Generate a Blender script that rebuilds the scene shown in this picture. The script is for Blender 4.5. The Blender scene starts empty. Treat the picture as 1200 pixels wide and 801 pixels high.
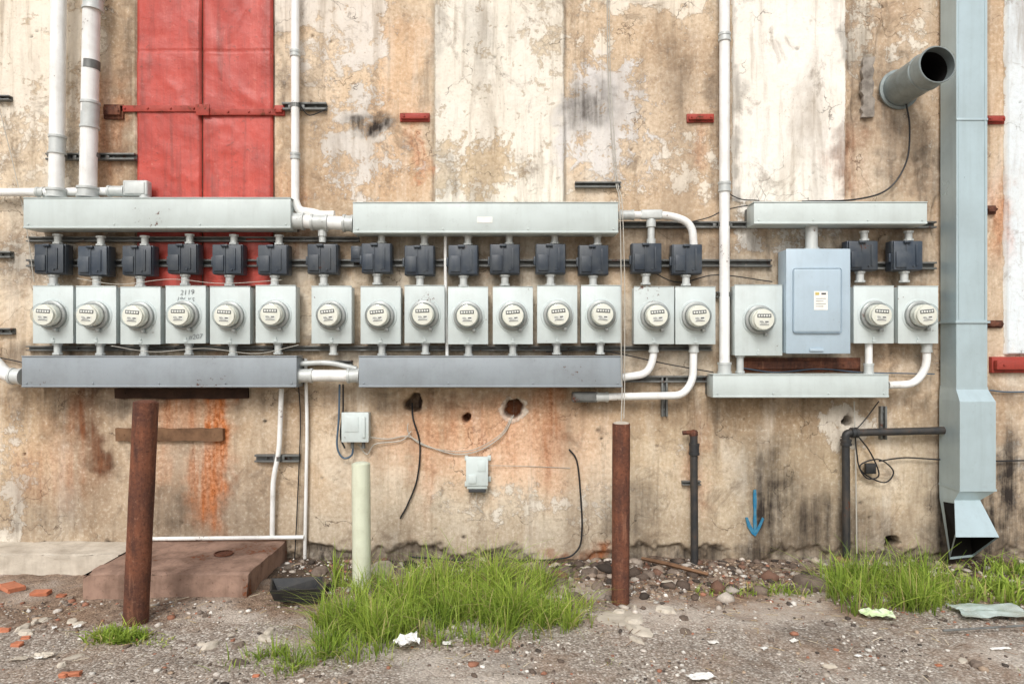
import bpy, bmesh, math, random
import numpy as np
from mathutils import Vector, Matrix
random.seed(5)
rng = np.random.default_rng(7)
COL = bpy.context.scene.collection
CAMD = 4.8; CAMH = 1.53; F = 800.0

def X(px, d): return (px-600.0)/F*(CAMD-d)
def Z(py, d): return CAMH+(400.5-py)/F*(CAMD-d)
def P(px, py, d): return Vector((X(px, d), -d, Z(py, d)))
def G(px, py):
    dep = F*CAMH/(py-400.5)
    return (px-600.0)/F*dep, -(CAMD-dep)

def S(r, g, b, k=1.0):
    def f(c):
        c = c/255.0
        return (c/12.92 if c <= .04045 else ((c+.055)/1.055)**2.4)*k
    return (f(r), f(g), f(b), 1.0)

# ---------------------------------------------------------------- noise
def _h(i, j, s):
    n = (i.astype(np.int64)*374761393 + j.astype(np.int64)*668265263 + s*974711) & 0xffffffff
    n = ((n ^ (n >> 13))*1274126177) & 0xffffffff
    n = n ^ (n >> 16)
    return (n & 0xffff)/65535.0
def vnoise(x, y, s=0):
    x = np.asarray(x, float); y = np.asarray(y, float)
    xi = np.floor(x); yi = np.floor(y); fx = x-xi; fy = y-yi
    fx = fx*fx*(3-2*fx); fy = fy*fy*(3-2*fy)
    a = _h(xi, yi, s); b = _h(xi+1, yi, s); c = _h(xi, yi+1, s); d = _h(xi+1, yi+1, s)
    return (a*(1-fx)+b*fx)*(1-fy)+(c*(1-fx)+d*fx)*fy
def fbm(x, y, s=0, o=4):
    t = 0; a = .5; n = 0
    for k in range(o):
        t = t+a*vnoise(x*2**k, y*2**k, s+k*17); n += a; a *= .5
    return t/n

# ---------------------------------------------------------------- node helper
class NT:
    def __init__(s, name):
        s.mat = bpy.data.materials.new(name); s.mat.use_nodes = True
        s.t = s.mat.node_tree; s.N = s.t.nodes; s.L = s.t.links
        s.b = s.N['Principled BSDF']; s.out = s.N['Material Output']
    def put(s, sock, v):
        if isinstance(v, bpy.types.NodeSocket): s.L.new(v, sock)
        elif v is not None: sock.default_value = v
    def coord(s, rand=True):
        tc = s.N.new('ShaderNodeTexCoord').outputs['Object']
        if not rand: return tc
        oi = s.N.new('ShaderNodeObjectInfo').outputs['Random']
        m = s.math('MULTIPLY', oi, 53.0)
        a = s.N.new('ShaderNodeVectorMath'); a.operation = 'ADD'
        s.L.new(tc, a.inputs[0]); s.L.new(m, a.inputs[1])
        return a.outputs[0]
    def mapping(s, v, sc):
        m = s.N.new('ShaderNodeMapping'); s.L.new(v, m.inputs['Vector']); m.inputs['Scale'].default_value = sc
        return m.outputs[0]
    def noise(s, v, scale, detail=4, rough=.55, dist=0):
        n = s.N.new('ShaderNodeTexNoise'); s.L.new(v, n.inputs['Vector'])
        n.inputs['Scale'].default_value = scale; n.inputs['Detail'].default_value = detail
        n.inputs['Roughness'].default_value = rough; n.inputs['Distortion'].default_value = dist
        return n.outputs['Fac']
    def vor(s, v, scale, feature='F1'):
        n = s.N.new('ShaderNodeTexVoronoi'); n.feature = feature; s.L.new(v, n.inputs['Vector'])
        n.inputs['Scale'].default_value = scale
        return n
    def math(s, op, a, b=None, clamp=False):
        m = s.N.new('ShaderNodeMath'); m.operation = op; m.use_clamp = clamp
        s.put(m.inputs[0], a)
        if b is not None: s.put(m.inputs[1], b)
        return m.outputs[0]
    def mr(s, v, a, b, c=0., d=1.):
        m = s.N.new('ShaderNodeMapRange'); s.put(m.inputs[0], v)
        for i, q in enumerate((a, b, c, d)): m.inputs[i+1].default_value = q
        return m.outputs[0]
    def mix(s, f, a, b, bl='MIX'):
        m = s.N.new('ShaderNodeMix'); m.data_type = 'RGBA'; m.blend_type = bl
        s.put(m.inputs[0], f); s.put(m.inputs[6], a); s.put(m.inputs[7], b)
        return m.outputs[2]
    def val(s, c, v):
        m = s.N.new('ShaderNodeHueSaturation'); s.put(m.inputs['Color'], c); s.put(m.inputs['Value'], v)
        return m.outputs[0]
    def bump(s, h, st=.3, dist=.01):
        m = s.N.new('ShaderNodeBump'); m.inputs['Strength'].default_value = st
        m.inputs['Distance'].default_value = dist; s.put(m.inputs['Height'], h)
        s.L.new(m.outputs[0], s.b.inputs['Normal'])
    def fin(s, c, rough=.6, metal=0., spec=.5):
        s.put(s.b.inputs['Base Color'], c); s.put(s.b.inputs['Roughness'], rough)
        s.put(s.b.inputs['Metallic'], metal); s.put(s.b.inputs['Specular IOR Level'], spec)
        return s.mat

RUST = S(120, 62, 32)
def weathered(name, col, dirt=None, amount=.35, scale=7, rough=.5, metal=0., bump=.12, rust=0., var=.12, streak=.35, spec=.4, rustcol=RUST):
    t = NT(name); v = t.coord()
    if dirt is None: dirt = tuple(c*.45 for c in col[:3])+(1,)
    n1 = t.noise(v, scale, 5, .6); n2 = t.noise(v, scale*9, 4, .65)
    st = t.noise(t.mapping(v, (22, 22, 1.6)), 1.0, 4, .6)
    c = t.mix(t.mr(n1, .42, .75, 0, amount), col, dirt)
    c = t.mix(t.mr(st, .5, .8, 0, streak), c, dirt)
    c = t.mix(t.mr(n2, .6, .78, 0, amount*.8), c, dirt)
    if rust > 0:
        f = t.math('ADD', t.math('MULTIPLY', n1, .6), t.math('MULTIPLY', n2, .4))
        c = t.mix(t.mr(f, .64-rust*.25, .68-rust*.25, 0, 1), c, t.mix(t.mr(n2, .3, .7), rustcol, tuple(q*.4 for q in rustcol[:3])+(1,)))
    oi = t.N.new('ShaderNodeObjectInfo').outputs['Random']
    c = t.val(c, t.mr(oi, 0, 1, 1-var, 1+var*.5))
    t.bump(t.math('ADD', t.math('MULTIPLY', n1, .6), t.math('MULTIPLY', n2, .4)), bump, .01)
    r = t.mr(n1, .3, .7, max(rough-.1, .05), min(rough+.15, 1))
    return t.fin(c, r, metal, spec)

M = {}
M['box'] = weathered('painted_steel_grey', S(204, 214, 213), S(148, 150, 142), .26, 6, .36, 0, .06, .04, .08, .16, .5)
M['trough'] = weathered('painted_steel_light', S(200, 210, 208), S(138, 142, 136), .3, 4, .4, 0, .06, .04, .06, .14, .5)
M['trough_low'] = weathered('painted_steel_dull', S(146, 154, 160), S(100, 102, 100), .35, 5, .42, 0, .08, .06, .06, .16, .5)
M['cab'] = weathered('painted_steel_blue_grey', S(176, 194, 206), S(130, 140, 144), .25, 5, .38, 0, .05, .02, .0, .14, .5)
M['slate'] = weathered('dark_slate_enamel', S(50, 60, 72), S(110, 114, 114), .4, 9, .4, 0, .1, .03, .3, .3, .5)
M['white'] = weathered('white_painted_pipe', S(240, 241, 239), S(164, 154, 140), .4, 6, .45, 0, .1, .07, .04, .3)
M['galv'] = weathered('galvanised_conduit', S(200, 204, 202), S(126, 124, 116), .35, 12, .42, .15, .08, .06, .08, .2)
M['ring'] = weathered('meter_ring_steel', S(166, 170, 168), S(96, 96, 90), .35, 12, .38, .3, .08, .06, .12, .2)
M['strut'] = weathered('dull_steel_strut', S(118, 120, 118), S(64, 58, 52), .5, 14, .5, .3, .15, .18, .1, .3)
t = NT('rusty_steel'); v = t.coord(); n1 = t.noise(v, 5, 6, .65, .3); n2 = t.noise(v, 60, 5, .7); st = t.noise(t.mapping(v, (20, 20, 2.5)), 1, 6, .7)
c = t.mix(t.mr(n1, .38, .62), S(88, 58, 48), S(122, 76, 56)); c = t.mix(t.mr(st, .48, .68, 0, .75), c, S(62, 46, 42))
c = t.mix(t.mr(st, .44, .3, 0, .6), c, S(158, 112, 88)); c = t.mix(t.mr(n2, .52, .7, 0, .7), c, S(54, 38, 32)); c = t.mix(t.mr(n2, .42, .28, 0, .5), c, S(166, 122, 98))
t.bump(t.math('ADD', n1, n2), .6, .006); M['rust'] = t.fin(c, .8, 0, .25)
M['redp'] = weathered('red_painted_iron', S(168, 66, 54), S(96, 48, 38), .5, 12, .6, 0, .3, .3, .1, .45)
M['black'] = weathered('black_painted_pipe', S(46, 48, 50), S(96, 84, 72), .5, 12, .5, 0, .2, .14, .05, .35)
M['cable'] = weathered('black_cable', S(34, 34, 36), None, .2, 12, .5, 0, .05, 0, .05, 0)
M['gcable'] = weathered('grey_cable', S(184, 180, 170), None, .3, 12, .6, 0, .05, 0, .05, 0)
M['bcable'] = weathered('blue_grey_cable', S(78, 98, 116), None, .2, 12, .5, 0, .05, 0, .05, 0)
M['cream'] = weathered('meter_faceplate', S(244, 241, 228), S(180, 176, 160), .15, 9, .35, 0, .02, 0, .05, 0)
M['dial'] = weathered('dial_print', S(66, 68, 70), None, .2, 12, .5, 0, .02, 0, .05, 0)
M['ink'] = weathered('marker_ink', S(104, 108, 112), S(150, 152, 150), .5, 40, .7, 0, .02, 0, .0, 0)
M['green'] = weathered('pale_green_paint', S(216, 220, 198), S(156, 152, 124), .4, 6, .45, 0, .1, .1, .0, .5)
M['conc'] = weathered('concrete', S(206, 197, 182), S(132, 120, 104), .6, 6, .9, 0, .6, 0, .1, .3, .2)
M['padm'] = weathered('stained_concrete', S(160, 132, 116), S(84, 66, 56), .9, 5, .9, 0, .9, .2, .0, .5, .2, S(150, 92, 62))
M['rockd'] = weathered('dark_rock', S(134, 120, 108), S(72, 62, 56), .8, 12, .9, 0, .9, 0, .3, .3, .2)
M['wood'] = weathered('weathered_wood', S(128, 98, 74), S(66, 50, 40), .8, 10, .85, 0, .4, 0, .1, .2, .2)
M['char'] = weathered('dark_old_wood', S(70, 52, 42), S(36, 30, 28), .8, 10, .9, 0, .4, 0, .1, .2, .2)
M['greywood'] = weathered('grey_wood', S(170, 162, 152), S(74, 66, 60), .8, 14, .85, 0, .5, 0, .1, .3, .2)
M['duct'] = weathered('galvanised_sheet_metal', S(182, 200, 205), S(146, 158, 160), .45, 3.0, .34, .25, .08, .0, .0, .25)
M['dark'] = weathered('interior_shade_paint', S(30, 28, 27), None, .3, 8, .95, 0, .1, 0, .0, 0, .1)  # near-black colour standing in for shade inside vent pipe and hood
M['ventm'] = weathered('vent_sheet_metal', S(140, 150, 150), S(92, 92, 84), .5, 8, .4, .3, .1, .05, .0, .3)
M['blue'] = weathered('blue_spray_paint', S(24, 112, 152), S(110, 150, 156), .6, 30, .7, 0, .3, 0, .0, 0)
M['label'] = weathered('paper_label', S(240, 238, 232), S(190, 186, 170), .3, 30, .6, 0, .02, 0, .0, 0)
M['yellow'] = weathered('yellow_label', S(206, 186, 110), None, .2, 12, .6, 0, .02, 0, .0, 0)
M['brick'] = weathered('orange_brick', S(196, 124, 92), S(140, 96, 76), .6, 20, .9, 0, .5, 0, .2, .2)
M['plastic'] = weathered('black_plastic', S(36, 38, 40), S(90, 84, 76), .4, 10, .4, 0, .2, 0, .0, 0)
M['paper'] = weathered('litter_paper', S(236, 236, 232), S(170, 168, 158), .3, 20, .6, 0, .2, 0, .05, 0)
M['litterg'] = weathered('litter_green', S(196, 218, 160), S(235, 238, 230), .8, 16, .45, 0, .2, 0, .05, 0)
M['sheet'] = weathered('clouded_sheet', S(196, 212, 208), S(150, 146, 130), .8, 7, .22, 0, .1, 0, .05, .3)

t = NT('meter_glass'); tr = t.N.new('ShaderNodeBsdfTransparent'); gl = t.N.new('ShaderNodeBsdfGlossy')
tr.inputs[0].default_value = (.95, .97, .97, 1); gl.inputs['Roughness'].default_value = .05
lw = t.N.new('ShaderNodeLayerWeight'); lw.inputs[0].default_value = .3
ms = t.N.new('ShaderNodeMixShader'); t.L.new(t.mr(lw.outputs['Facing'], 0, 1, .05, .5), ms.inputs[0])
t.L.new(tr.outputs[0], ms.inputs[1]); t.L.new(gl.outputs[0], ms.inputs[2]); t.L.new(ms.outputs[0], t.out.inputs[0])
M['glass'] = t.mat

# ---------------------------------------------------------------- mesh helpers
def box(bm, x0, x1, y0, y1, z0, z1, bev=.003, seg=2):
    x0, x1 = min(x0, x1), max(x0, x1); y0, y1 = min(y0, y1), max(y0, y1); z0, z1 = min(z0, z1), max(z0, z1)
    vs = [bm.verts.new((x, y, z)) for x in (x0, x1) for y in (y0, y1) for z in (z0, z1)]
    fs = [(0, 1, 3, 2), (4, 6, 7, 5), (0, 4, 5, 1), (2, 3, 7, 6), (0, 2, 6, 4), (1, 5, 7, 3)]
    F_ = [bm.faces.new([vs[i] for i in f]) for f in fs]
    if bev > 0:
        e = set()
        for f in F_: e.update(f.edges)
        bmesh.ops.bevel(bm, geom=list(e), offset=bev, segments=seg, affect='EDGES', profile=.5)

def frame(dirv):
    dirv = dirv.normalized(); up = Vector((0, 0, 1)) if abs(dirv.z) < .9 else Vector((0, 1, 0))
    a = dirv.cross(up).normalized(); b = a.cross(dirv).normalized(); return a, b

def cyl(bm, p0, p1, r0, r1=None, seg=24, cap0=True, cap1=True):
    p0 = Vector(p0); p1 = Vector(p1); r1 = r0 if r1 is None else r1
    a, b = frame(p1-p0); R = []
    for p, r in ((p0, r0), (p1, r1)):
        R.append([bm.verts.new(p+a*(r*math.cos(2*math.pi*i/seg))+b*(r*math.sin(2*math.pi*i/seg))) for i in range(seg)])
    for i in range(seg):
        j = (i+1) % seg; bm.faces.new((R[0][i], R[0][j], R[1][j], R[1][i]))
    if cap0: bm.faces.new(R[0][::-1])
    if cap1: bm.faces.new(R[1])

def lathe(bm, prof, org, axis, seg=28, closed=False):
    org = Vector(org); ax = Vector(axis).normalized(); a, b = frame(ax); R = []
    for (h, r) in prof:
        R.append([bm.verts.new(org+ax*h+a*(r*math.cos(2*math.pi*i/seg))+b*(r*math.sin(2*math.pi*i/seg))) for i in range(seg)])
    for k in range(len(R)-1):
        for i in range(seg):
            j = (i+1) % seg; bm.faces.new((R[k][i], R[k][j], R[k+1][j], R[k+1][i]))
    if closed: bm.faces.new(R[0][::-1]); bm.faces.new(R[-1])

def tube(bm, pts, r, seg=10):
    pts = [Vector(p) for p in pts]; n = len(pts); R = []
    tprev = (pts[1]-pts[0]).normalized(); a, b = frame(tprev)
    for i in range(n):
        tt = (pts[min(i+1, n-1)]-pts[max(i-1, 0)]).normalized()
        q = tprev.rotation_difference(tt); a = q @ a; b = q @ b; tprev = tt
        rr = r[i] if isinstance(r, (list, tuple)) else r
        R.append([bm.verts.new(pts[i]+a*(rr*math.cos(2*math.pi*k/seg))+b*(rr*math.sin(2*math.pi*k/seg))) for k in range(seg)])
    for i in range(n-1):
        for k in range(seg):
            j = (k+1) % seg; bm.faces.new((R[i][k], R[i][j], R[i+1][j], R[i+1][k]))
    bm.faces.new(R[0][::-1]); bm.faces.new(R[-1])

def fillet(pts, rad, n=8):
    pts = [Vector(p) for p in pts]; out = [pts[0]]
    for i in range(1, len(pts)-1):
        a, b, c = pts[i-1], pts[i], pts[i+1]
        l = min(rad, (a-b).length*.49, (c-b).length*.49)
        p = b+(a-b).normalized()*l; q = b+(c-b).normalized()*l
        for k in range(n+1):
            s = k/n; out.append(p*(1-s)**2+b*(2*s*(1-s))+q*s*s)
    out.append(pts[-1]); return out

def smooth(pts, n=8):
    pts = [Vector(p) for p in pts]; e = [pts[0]*2-pts[1]]+pts+[pts[-1]*2-pts[-2]]; out = []
    for i in range(1, len(e)-2):
        p0, p1, p2, p3 = e[i-1:i+3]
        for k in range(n):
            s = k/n
            out.append(.5*((2*p1)+(-p0+p2)*s+(2*p0-5*p1+4*p2-p3)*s*s+(-p0+3*p1-3*p2+p3)*s**3))
    out.append(pts[-1]); return out

def obj(name, bm, mat, loc=(0, 0, 0), parent=None, label=None, cat=None, group=None, kind=None, sm=True, ang=35):
    loc = Vector(loc)
    me = bpy.data.meshes.new(name)
    bmesh.ops.recalc_face_normals(bm, faces=bm.faces[:])
    bmesh.ops.translate(bm, verts=bm.verts[:], vec=-loc)
    bm.to_mesh(me); bm.free()
    for m in (mat if isinstance(mat, (list, tuple)) else [mat]): me.materials.append(m)
    if sm:
        me.shade_smooth(); me.set_sharp_from_angle(angle=math.radians(ang))
    o = bpy.data.objects.new(name, me); COL.objects.link(o)
    o.location = loc-(Vector(wloc(parent)) if parent else Vector((0, 0, 0)))
    if parent: o.parent = parent
    tag(o, label, cat, group, kind); return o

def wloc(o):
    v = Vector(o.location)
    while o.parent: o = o.parent; v = v+Vector(o.location)
    return v
def tag(o, label, cat, group=None, kind=None):
    if label: o['label'] = label
    if cat: o['category'] = cat
    if group: o['group'] = group
    if kind: o['kind'] = kind
def empty(name, loc, label, cat, group=None):
    o = bpy.data.objects.new(name, None); o.empty_display_size = .1; o.location = loc; COL.objects.link(o)
    tag(o, label, cat, group); return o
def nb(): return bmesh.new()

def copy_thing(root, loc, label=None):
    def rec(o, par):
        c = o.copy(); COL.objects.link(c)
        if par is not None: c.parent = par
        for ch in o.children: rec(ch, c)
        return c
    r = rec(root, None); r.location = loc
    if label: r['label'] = label
    return r

# ================================================================ WALL
def axis(parts):
    a = []
    for (s, e, st) in parts: a.extend(np.arange(s, e, st).tolist())
    a.append(parts[-1][1]); return np.array(a)
xs = axis([(-12, -4.4, .2), (-4.4, 4.4, .0095), (4.4, 12, .2)])
zs = axis([(-.3, -.06, .06), (-.06, 4.2, .0095), (4.2, 6.0, .15)])
XX, ZZ = np.meshgrid(xs, zs)
U = 600+XX/.006; V = 400.5-(ZZ-CAMH)/.006
ud = U+(fbm(XX*3, ZZ*3, 3)-.5)*46+(fbm(XX*14, ZZ*14, 4)-.5)*24
vd = V+(fbm(XX*3+9, ZZ*3, 5)-.5)*46+(fbm(XX*14, ZZ*14, 6)-.5)*24
def ss(a, b, x):
    t_ = np.clip((x-a)/(b-a), 0, 1); return t_*t_*(3-2*t_)
def rect(u0, u1, v0, v1, s=6, dist=False, sv=None):
    u, v = (ud, vd) if dist else (U, V); sv = sv or s
    return ss(u0-s, u0+s, u)*(1-ss(u1-s, u1+s, u))*ss(v0-sv, v0+sv, v)*(1-ss(v1-sv, v1+sv, v))
def blob(cu, cv, ru, rv, dist=True):
    u, v = (ud, vd) if dist else (U, V)
    return np.exp(-(((u-cu)/ru)**2+((v-cv)/rv)**2)**1.5)
K = 1.08
base = np.zeros(XX.shape+(3,)); base[:] = S(208, 188, 162, K)[:3]
pc = np.zeros_like(base); pc[:] = S(228, 220, 206, K)[:3]
def lay(A, m, col):
    c = np.array(S(*col, K)[:3]); A[:] = A*(1-m[..., None])+c*m[..., None]
big = fbm(XX*1.3, ZZ*1.3, 21)
lay(base, ss(.45, .75, big)*.6, (188, 162, 134))
lay(base, ss(.45, .7, fbm(XX*2.1+4, ZZ*1.1, 33))*.55, (216, 204, 184))
lay(base, ss(.5, .6, fbm(XX*1.8+14, ZZ*2.4, 35, 6))*.6, (194, 186, 172))
lay(base, ss(.53, .6, fbm(XX*4+2, ZZ*3.4, 36, 6))*.42, (168, 142, 116))
lay(base, ss(.54, .6, fbm(XX*3.1+8, ZZ*3.9+3, 39, 6))*.42, (222, 212, 194))
# columns
lay(base, rect(-2000, 160, -900, 230, 4)*.5, (208, 190, 164))
lay(base, rect(110, 160, -900, 330, 14, True)*.65, (172, 146, 118))
lay(base, rect(320, 508, -900, 236, 2)*.45, (214, 188, 158))
lay(base, rect(440, 508, 20, 236, 14, True)*.45, (212, 172, 134))
lay(base, rect(320, 500, 180, 240, 12, True)*.45, (180, 150, 120))
lay(base, rect(508, 662, -900, 240, 2)*.6, (206, 194, 172))
lay(base, rect(520, 605, 150, 236, 14, True)*.55, (196, 172, 138))
lay(base, rect(662, 858, -900, 330, 2)*.45, (200, 176, 148))
lay(base, rect(765, 858, 30, 330, 14, True)*.45, (180, 156, 130))
lay(base, rect(990, 1102, -900, 470, 3)*.6, (186, 164, 140))
lay(base, rect(1098, 1180, -900, 520, 3)*.6, (194, 168, 140))
# lower wall tints
lay(base, blob(560, 515, 130, 60)*.62, (228, 178, 144))
lay(base, blob(640, 520, 70, 60)*.45, (224, 182, 152))
lay(base, rect(360, 860, 455, 655, 20, True)*.3, (214, 194, 166))
lay(base, rect(300, 870, 575, 660, 25, True)*.55, (196, 186, 168))
lay(base, rect(740, 1100, 455, 660, 15, True)*.5, (190, 170, 140))
lay(base, rect(860, 1000, 470, 660, 30, True)*.5, (156, 142, 120))
lay(base, rect(30, 360, 500, 650, 25, True)*.5, (184, 164, 140))
lay(base, rect(150, 330, 550, 650, 25, True)*.5, (156, 138, 118))
lay(base, rect(-2000, 60, 455, 600, 25, True)*.6, (200, 176, 144))
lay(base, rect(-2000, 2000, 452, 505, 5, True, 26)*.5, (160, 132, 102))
lay(base, rect(70, 130, 440, 620, 18, True)*.55, (134, 112, 90))
lay(base, rect(-2000, 2000, 605, 662, 30, True)*.4, (154, 138, 118))
# paint coverage
paint = np.full(XX.shape, .08)
def pm(m, v):
    global paint
    paint = paint*(1-m)+v*m
pm(rect(-2000, 160, -900, 240, 3), .48)
pm(blob(30, 60, 70, 110), .68); pm(blob(20, 190, 40, 60), .44); pm(rect(118, 160, -900, 232, 10, True), .22)
pm(blob(40, 300, 60, 60), .5)
pm(rect(320, 506, -900, 236, 2), .3)
pm(rect(322, 450, -900, 30, 8, True), .66); pm(blob(430, 45, 50, 40), .64); pm(blob(425, 160, 50, 80), .56); pm(blob(350, 70, 40, 30), .5)
pm(blob(480, 60, 26, 80), .2)
pm(rect(509, 661, -900, 238, 2), .66); pm(blob(560, 200, 60, 34), .36); pm(blob(640, 60, 20, 60), .5)
pm(rect(663, 858, -900, 240, 2), .32); pm(blob(700, 130, 48, 85), .66); pm(rect(670, 830, -900, 14, 8, True), .64); pm(blob(800, 190, 50, 60), .5)
pm(rect(858, 990, -900, 236, 2), .85); pm(rect(858, 990, 236, 300, 8), .5)
pm(rect(990, 1100, -900, 240, 3), .28); pm(blob(1010, 30, 20, 60), .62); pm(blob(1075, 60, 25, 50), .5)
pm(rect(1176, 3000, -900, 415, 1), .95)
pm(blob(20, 560, 40, 90), .5); pm(blob(585, 580, 120, 45), .45); pm(blob(690, 590, 60, 40), .42); pm(blob(990, 492, 42, 36), .66)
pm(blob(1180, 560, 40, 60), .45); pm(blob(1080, 380, 40, 60), .4); pm(blob(430, 500, 50, 40), .34); pm(blob(780, 540, 40, 50), .3)
pm(rect(-2000, 30, 612, 652, 10, True), .62)
lay(pc, rect(320, 506, -900, 240, 4), (220, 213, 204)); lay(pc, blob(425, 150, 60, 90)*.7, (204, 201, 196))
lay(pc, rect(508, 662, -900, 240, 4), (230, 225, 214)); lay(pc, rect(662, 770, 60, 220, 8, True), (212, 210, 208))
lay(pc, rect(858, 992, -900, 300, 4), (236, 233, 226)); lay(pc, rect(1176, 3000, -900, 415, 2), (218, 228, 234))
lay(pc, rect(-2000, 2000, 455, 700, 8), (218, 211, 199))
# stains, with shade painted behind the boxes and in the holes
stain_shade = np.zeros(XX.shape)
def sa(m, v):
    global stain_shade
    stain_shade = np.maximum(stain_shade, m*v)
sa(blob(440, 144, 32, 13), .95); sa(blob(684, 122, 24, 28), .65); sa(blob(700, 95, 14, 18), .5)
sa(rect(92, 120, 440, 545, 8, True), .8); sa(blob(40, 590, 60, 40), .4); sa(blob(170, 470, 90, 14), .6)
sa(blob(905, 590, 40, 85), .85); sa(blob(980, 620, 60, 40), .75); sa(rect(860, 1000, 625, 662, 10, True), .7)
sa(blob(1140, 610, 60, 90), 1.); sa(blob(1120, 500, 30, 60), .5); sa(blob(1168, 600, 50, 90), .9)
sa(rect(-2000, 3000, 642, 700, 7, True), .7); sa(blob(1050, 130, 18, 90), .55); sa(blob(1085, 200, 20, 60), .6)
sa(rect(150, 168, 240, 640, 8, True), .4); sa(blob(60, 480, 60, 30), .5); sa(blob(220, 600, 80, 36), .5)
sa(rect(-2000, 1100, 268, 335, 14, True), .45); sa(rect(-200, 1100, 396, 425, 12, True), .42)  # both bands paint the shade behind fuse boxes and meter bottoms
sa(rect(740, 1000, 300, 330, 10, True), .35); sa(blob(820, 480, 60, 50), .42); sa(blob(1010, 90, 14, 90), .55)
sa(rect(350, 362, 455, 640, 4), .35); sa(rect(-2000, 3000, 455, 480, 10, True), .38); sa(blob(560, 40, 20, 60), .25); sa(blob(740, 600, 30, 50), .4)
sa(rect(505, 520, -900, 236, 5, True), .25); sa(rect(838, 862, -900, 236, 6, True), .4); sa(rect(988, 1004, -900, 236, 5, True), .45); sa(rect(320, 332, -900, 236, 5, True), .3)
sa(rect(140, 160, -900, 240, 5, True), .4); sa(blob(790, 100, 20, 70), .35); sa(blob(660, 500, 20, 50), .25)
for a_ in (320, 508, 662, 858, 1000, 1158): sa(rect(a_-2, a_+2, -900, 236, 1.5), .4)
# rust
rust = np.zeros(XX.shape)
def ra(m, v):
    global rust
    rust = np.maximum(rust, m*v)
ra(blob(257, 500, 16, 70), 1.); ra(blob(250, 565, 22, 60), .75); ra(blob(215, 490, 44, 24), .5); ra(blob(100, 500, 20, 50), .3); ra(rect(481, 492, 140, 195, 6, True), .45)
ra(blob(560, 505, 100, 34), .42); ra(blob(815, 540, 14, 50), .4); ra(blob(130, 145, 20, 60), .5); ra(rect(817, 830, 140, 190, 6, True), .3)
ra(blob(650, 495, 24, 70), .45); ra(blob(340, 250, 30, 50), .4); ra(blob(1000, 200, 20, 50), .25); ra(blob(1168, 260, 14, 50), .5); ra(blob(490, 560, 16, 60), .3)
ra(rect(620, 720, 640, 662, 8, True), .6); ra(rect(494, 500, 160, 215, 3, True), .45); ra(blob(60, 545, 40, 40), .3); ra(blob(190, 540, 30, 30), .35)
# relief
Y = (fbm(XX*2, ZZ*2, 41)-.5)*-.016 + (fbm(XX*9, ZZ*9, 42)-.5)*-.008
Y += rect(159, 321, -900, 340, .8)*.035
Y -= rect(510, 661, -900, 238, 1.2)*.006
Y -= rect(858, 991, -900, 250, 1.2)*.008
Y -= rect(1177, 3000, -900, 415, 1)*.035
for a_ in (508, 664, 1000): Y += rect(a_-1.2, a_+1.2, -900, 250, .8)*.006
Y += rect(358.5, 361, 455, 660, .8)*.006
Y += blob(684, 122, 26, 28)*.008 + blob(440, 144, 30, 12)*.008
Y += ss(.52, .75, fbm(XX*6, ZZ*3, 77))*rect(995, 1100, -900, 470, 6)*.035
Y += rect(-2000, 3000, 646, 665, 6, True)*.03
for (hu, hv, hr) in ((484, 472, 10.5), (602, 479, 11), (1048, 636, 9), (547, 490, 5), (993, 492, 6)):
    m = 1-ss(hr*.75, hr*1.15, np.sqrt((U-hu+(fbm(XX*22, ZZ*22, 8)-.5)*10)**2+(V-hv+(fbm(XX*22, ZZ*22, 12)-.5)*10)**2)); Y += m*.12; sa(m, 1.0)  # hole also blackened through the mask, standing in for its inner shade
    m = np.exp(-(((U-hu)**2+(V-hv)**2)/(hr*1.75)**2)**2); Y += m*.010
    if hu == 602: pm(m, .75)
for k in range(46):
    hu, hv, hr = random.uniform(-20, 1200), random.choice([random.uniform(0, 236), random.uniform(455, 650)]), random.uniform(.9, 2.4)
    if 158 < hu < 322 and hv < 240: continue
    i0 = np.searchsorted(xs, (hu-600)*.006); j0 = np.searchsorted(zs, CAMH-(hv-400.5)*.006)
    sl_ = (slice(max(0, j0-8), j0+8), slice(max(0, i0-8), i0+8))
    m = 1-ss(hr*.5, hr*1.3, np.hypot((U[sl_]-hu)*random.uniform(.6, 1.2), V[sl_]-hv)); Y[sl_] += m*.01; stain_shade[sl_] = np.maximum(stain_shade[sl_], m*random.uniform(.4, .9))
nv = XX.size; nx = len(xs); nz = len(zs)
co = np.stack([XX, Y, ZZ], -1).reshape(-1, 3)
ii = (np.arange(nz-1)[:, None]*nx+np.arange(nx-1)[None, :]).reshape(-1)
quads = np.stack([ii, ii+1, ii+nx+1, ii+nx], -1)
def grid_mesh(name, co, quads):
    me = bpy.data.meshes.new(name); me.vertices.add(len(co)); me.vertices.foreach_set('co', co.astype(np.float32).ravel())
    me.loops.add(quads.size); me.loops.foreach_set('vertex_index', quads.astype(np.int32).ravel())
    me.polygons.add(len(quads)); k = quads.shape[1]
    me.polygons.foreach_set('loop_start', (np.arange(len(quads))*k).astype(np.int32))
    me.update(calc_edges=True); me.validate(); return me
def cattr(me, name, arr):
    a = me.color_attributes.new(name, 'FLOAT_COLOR', 'POINT')
    c = np.ones((arr.reshape(-1, 3).shape[0], 4), np.float32); c[:, :3] = arr.reshape(-1, 3)
    a.data.foreach_set('color', c.ravel())
me = grid_mesh('warehouse_wall', co, quads); me.shade_smooth()
cattr(me, 'base', base); cattr(me, 'paintc', pc); cattr(me, 'masks', np.stack([paint, stain_shade, rust], -1))
t = NT('peeling_cement_wall'); v = t.coord(False)
def attr(t, n):
    a = t.N.new('ShaderNodeAttribute'); a.attribute_name = n; return a.outputs['Color']
sep = t.N.new('ShaderNodeSeparateColor'); t.L.new(attr(t, 'masks'), sep.inputs[0])
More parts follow.
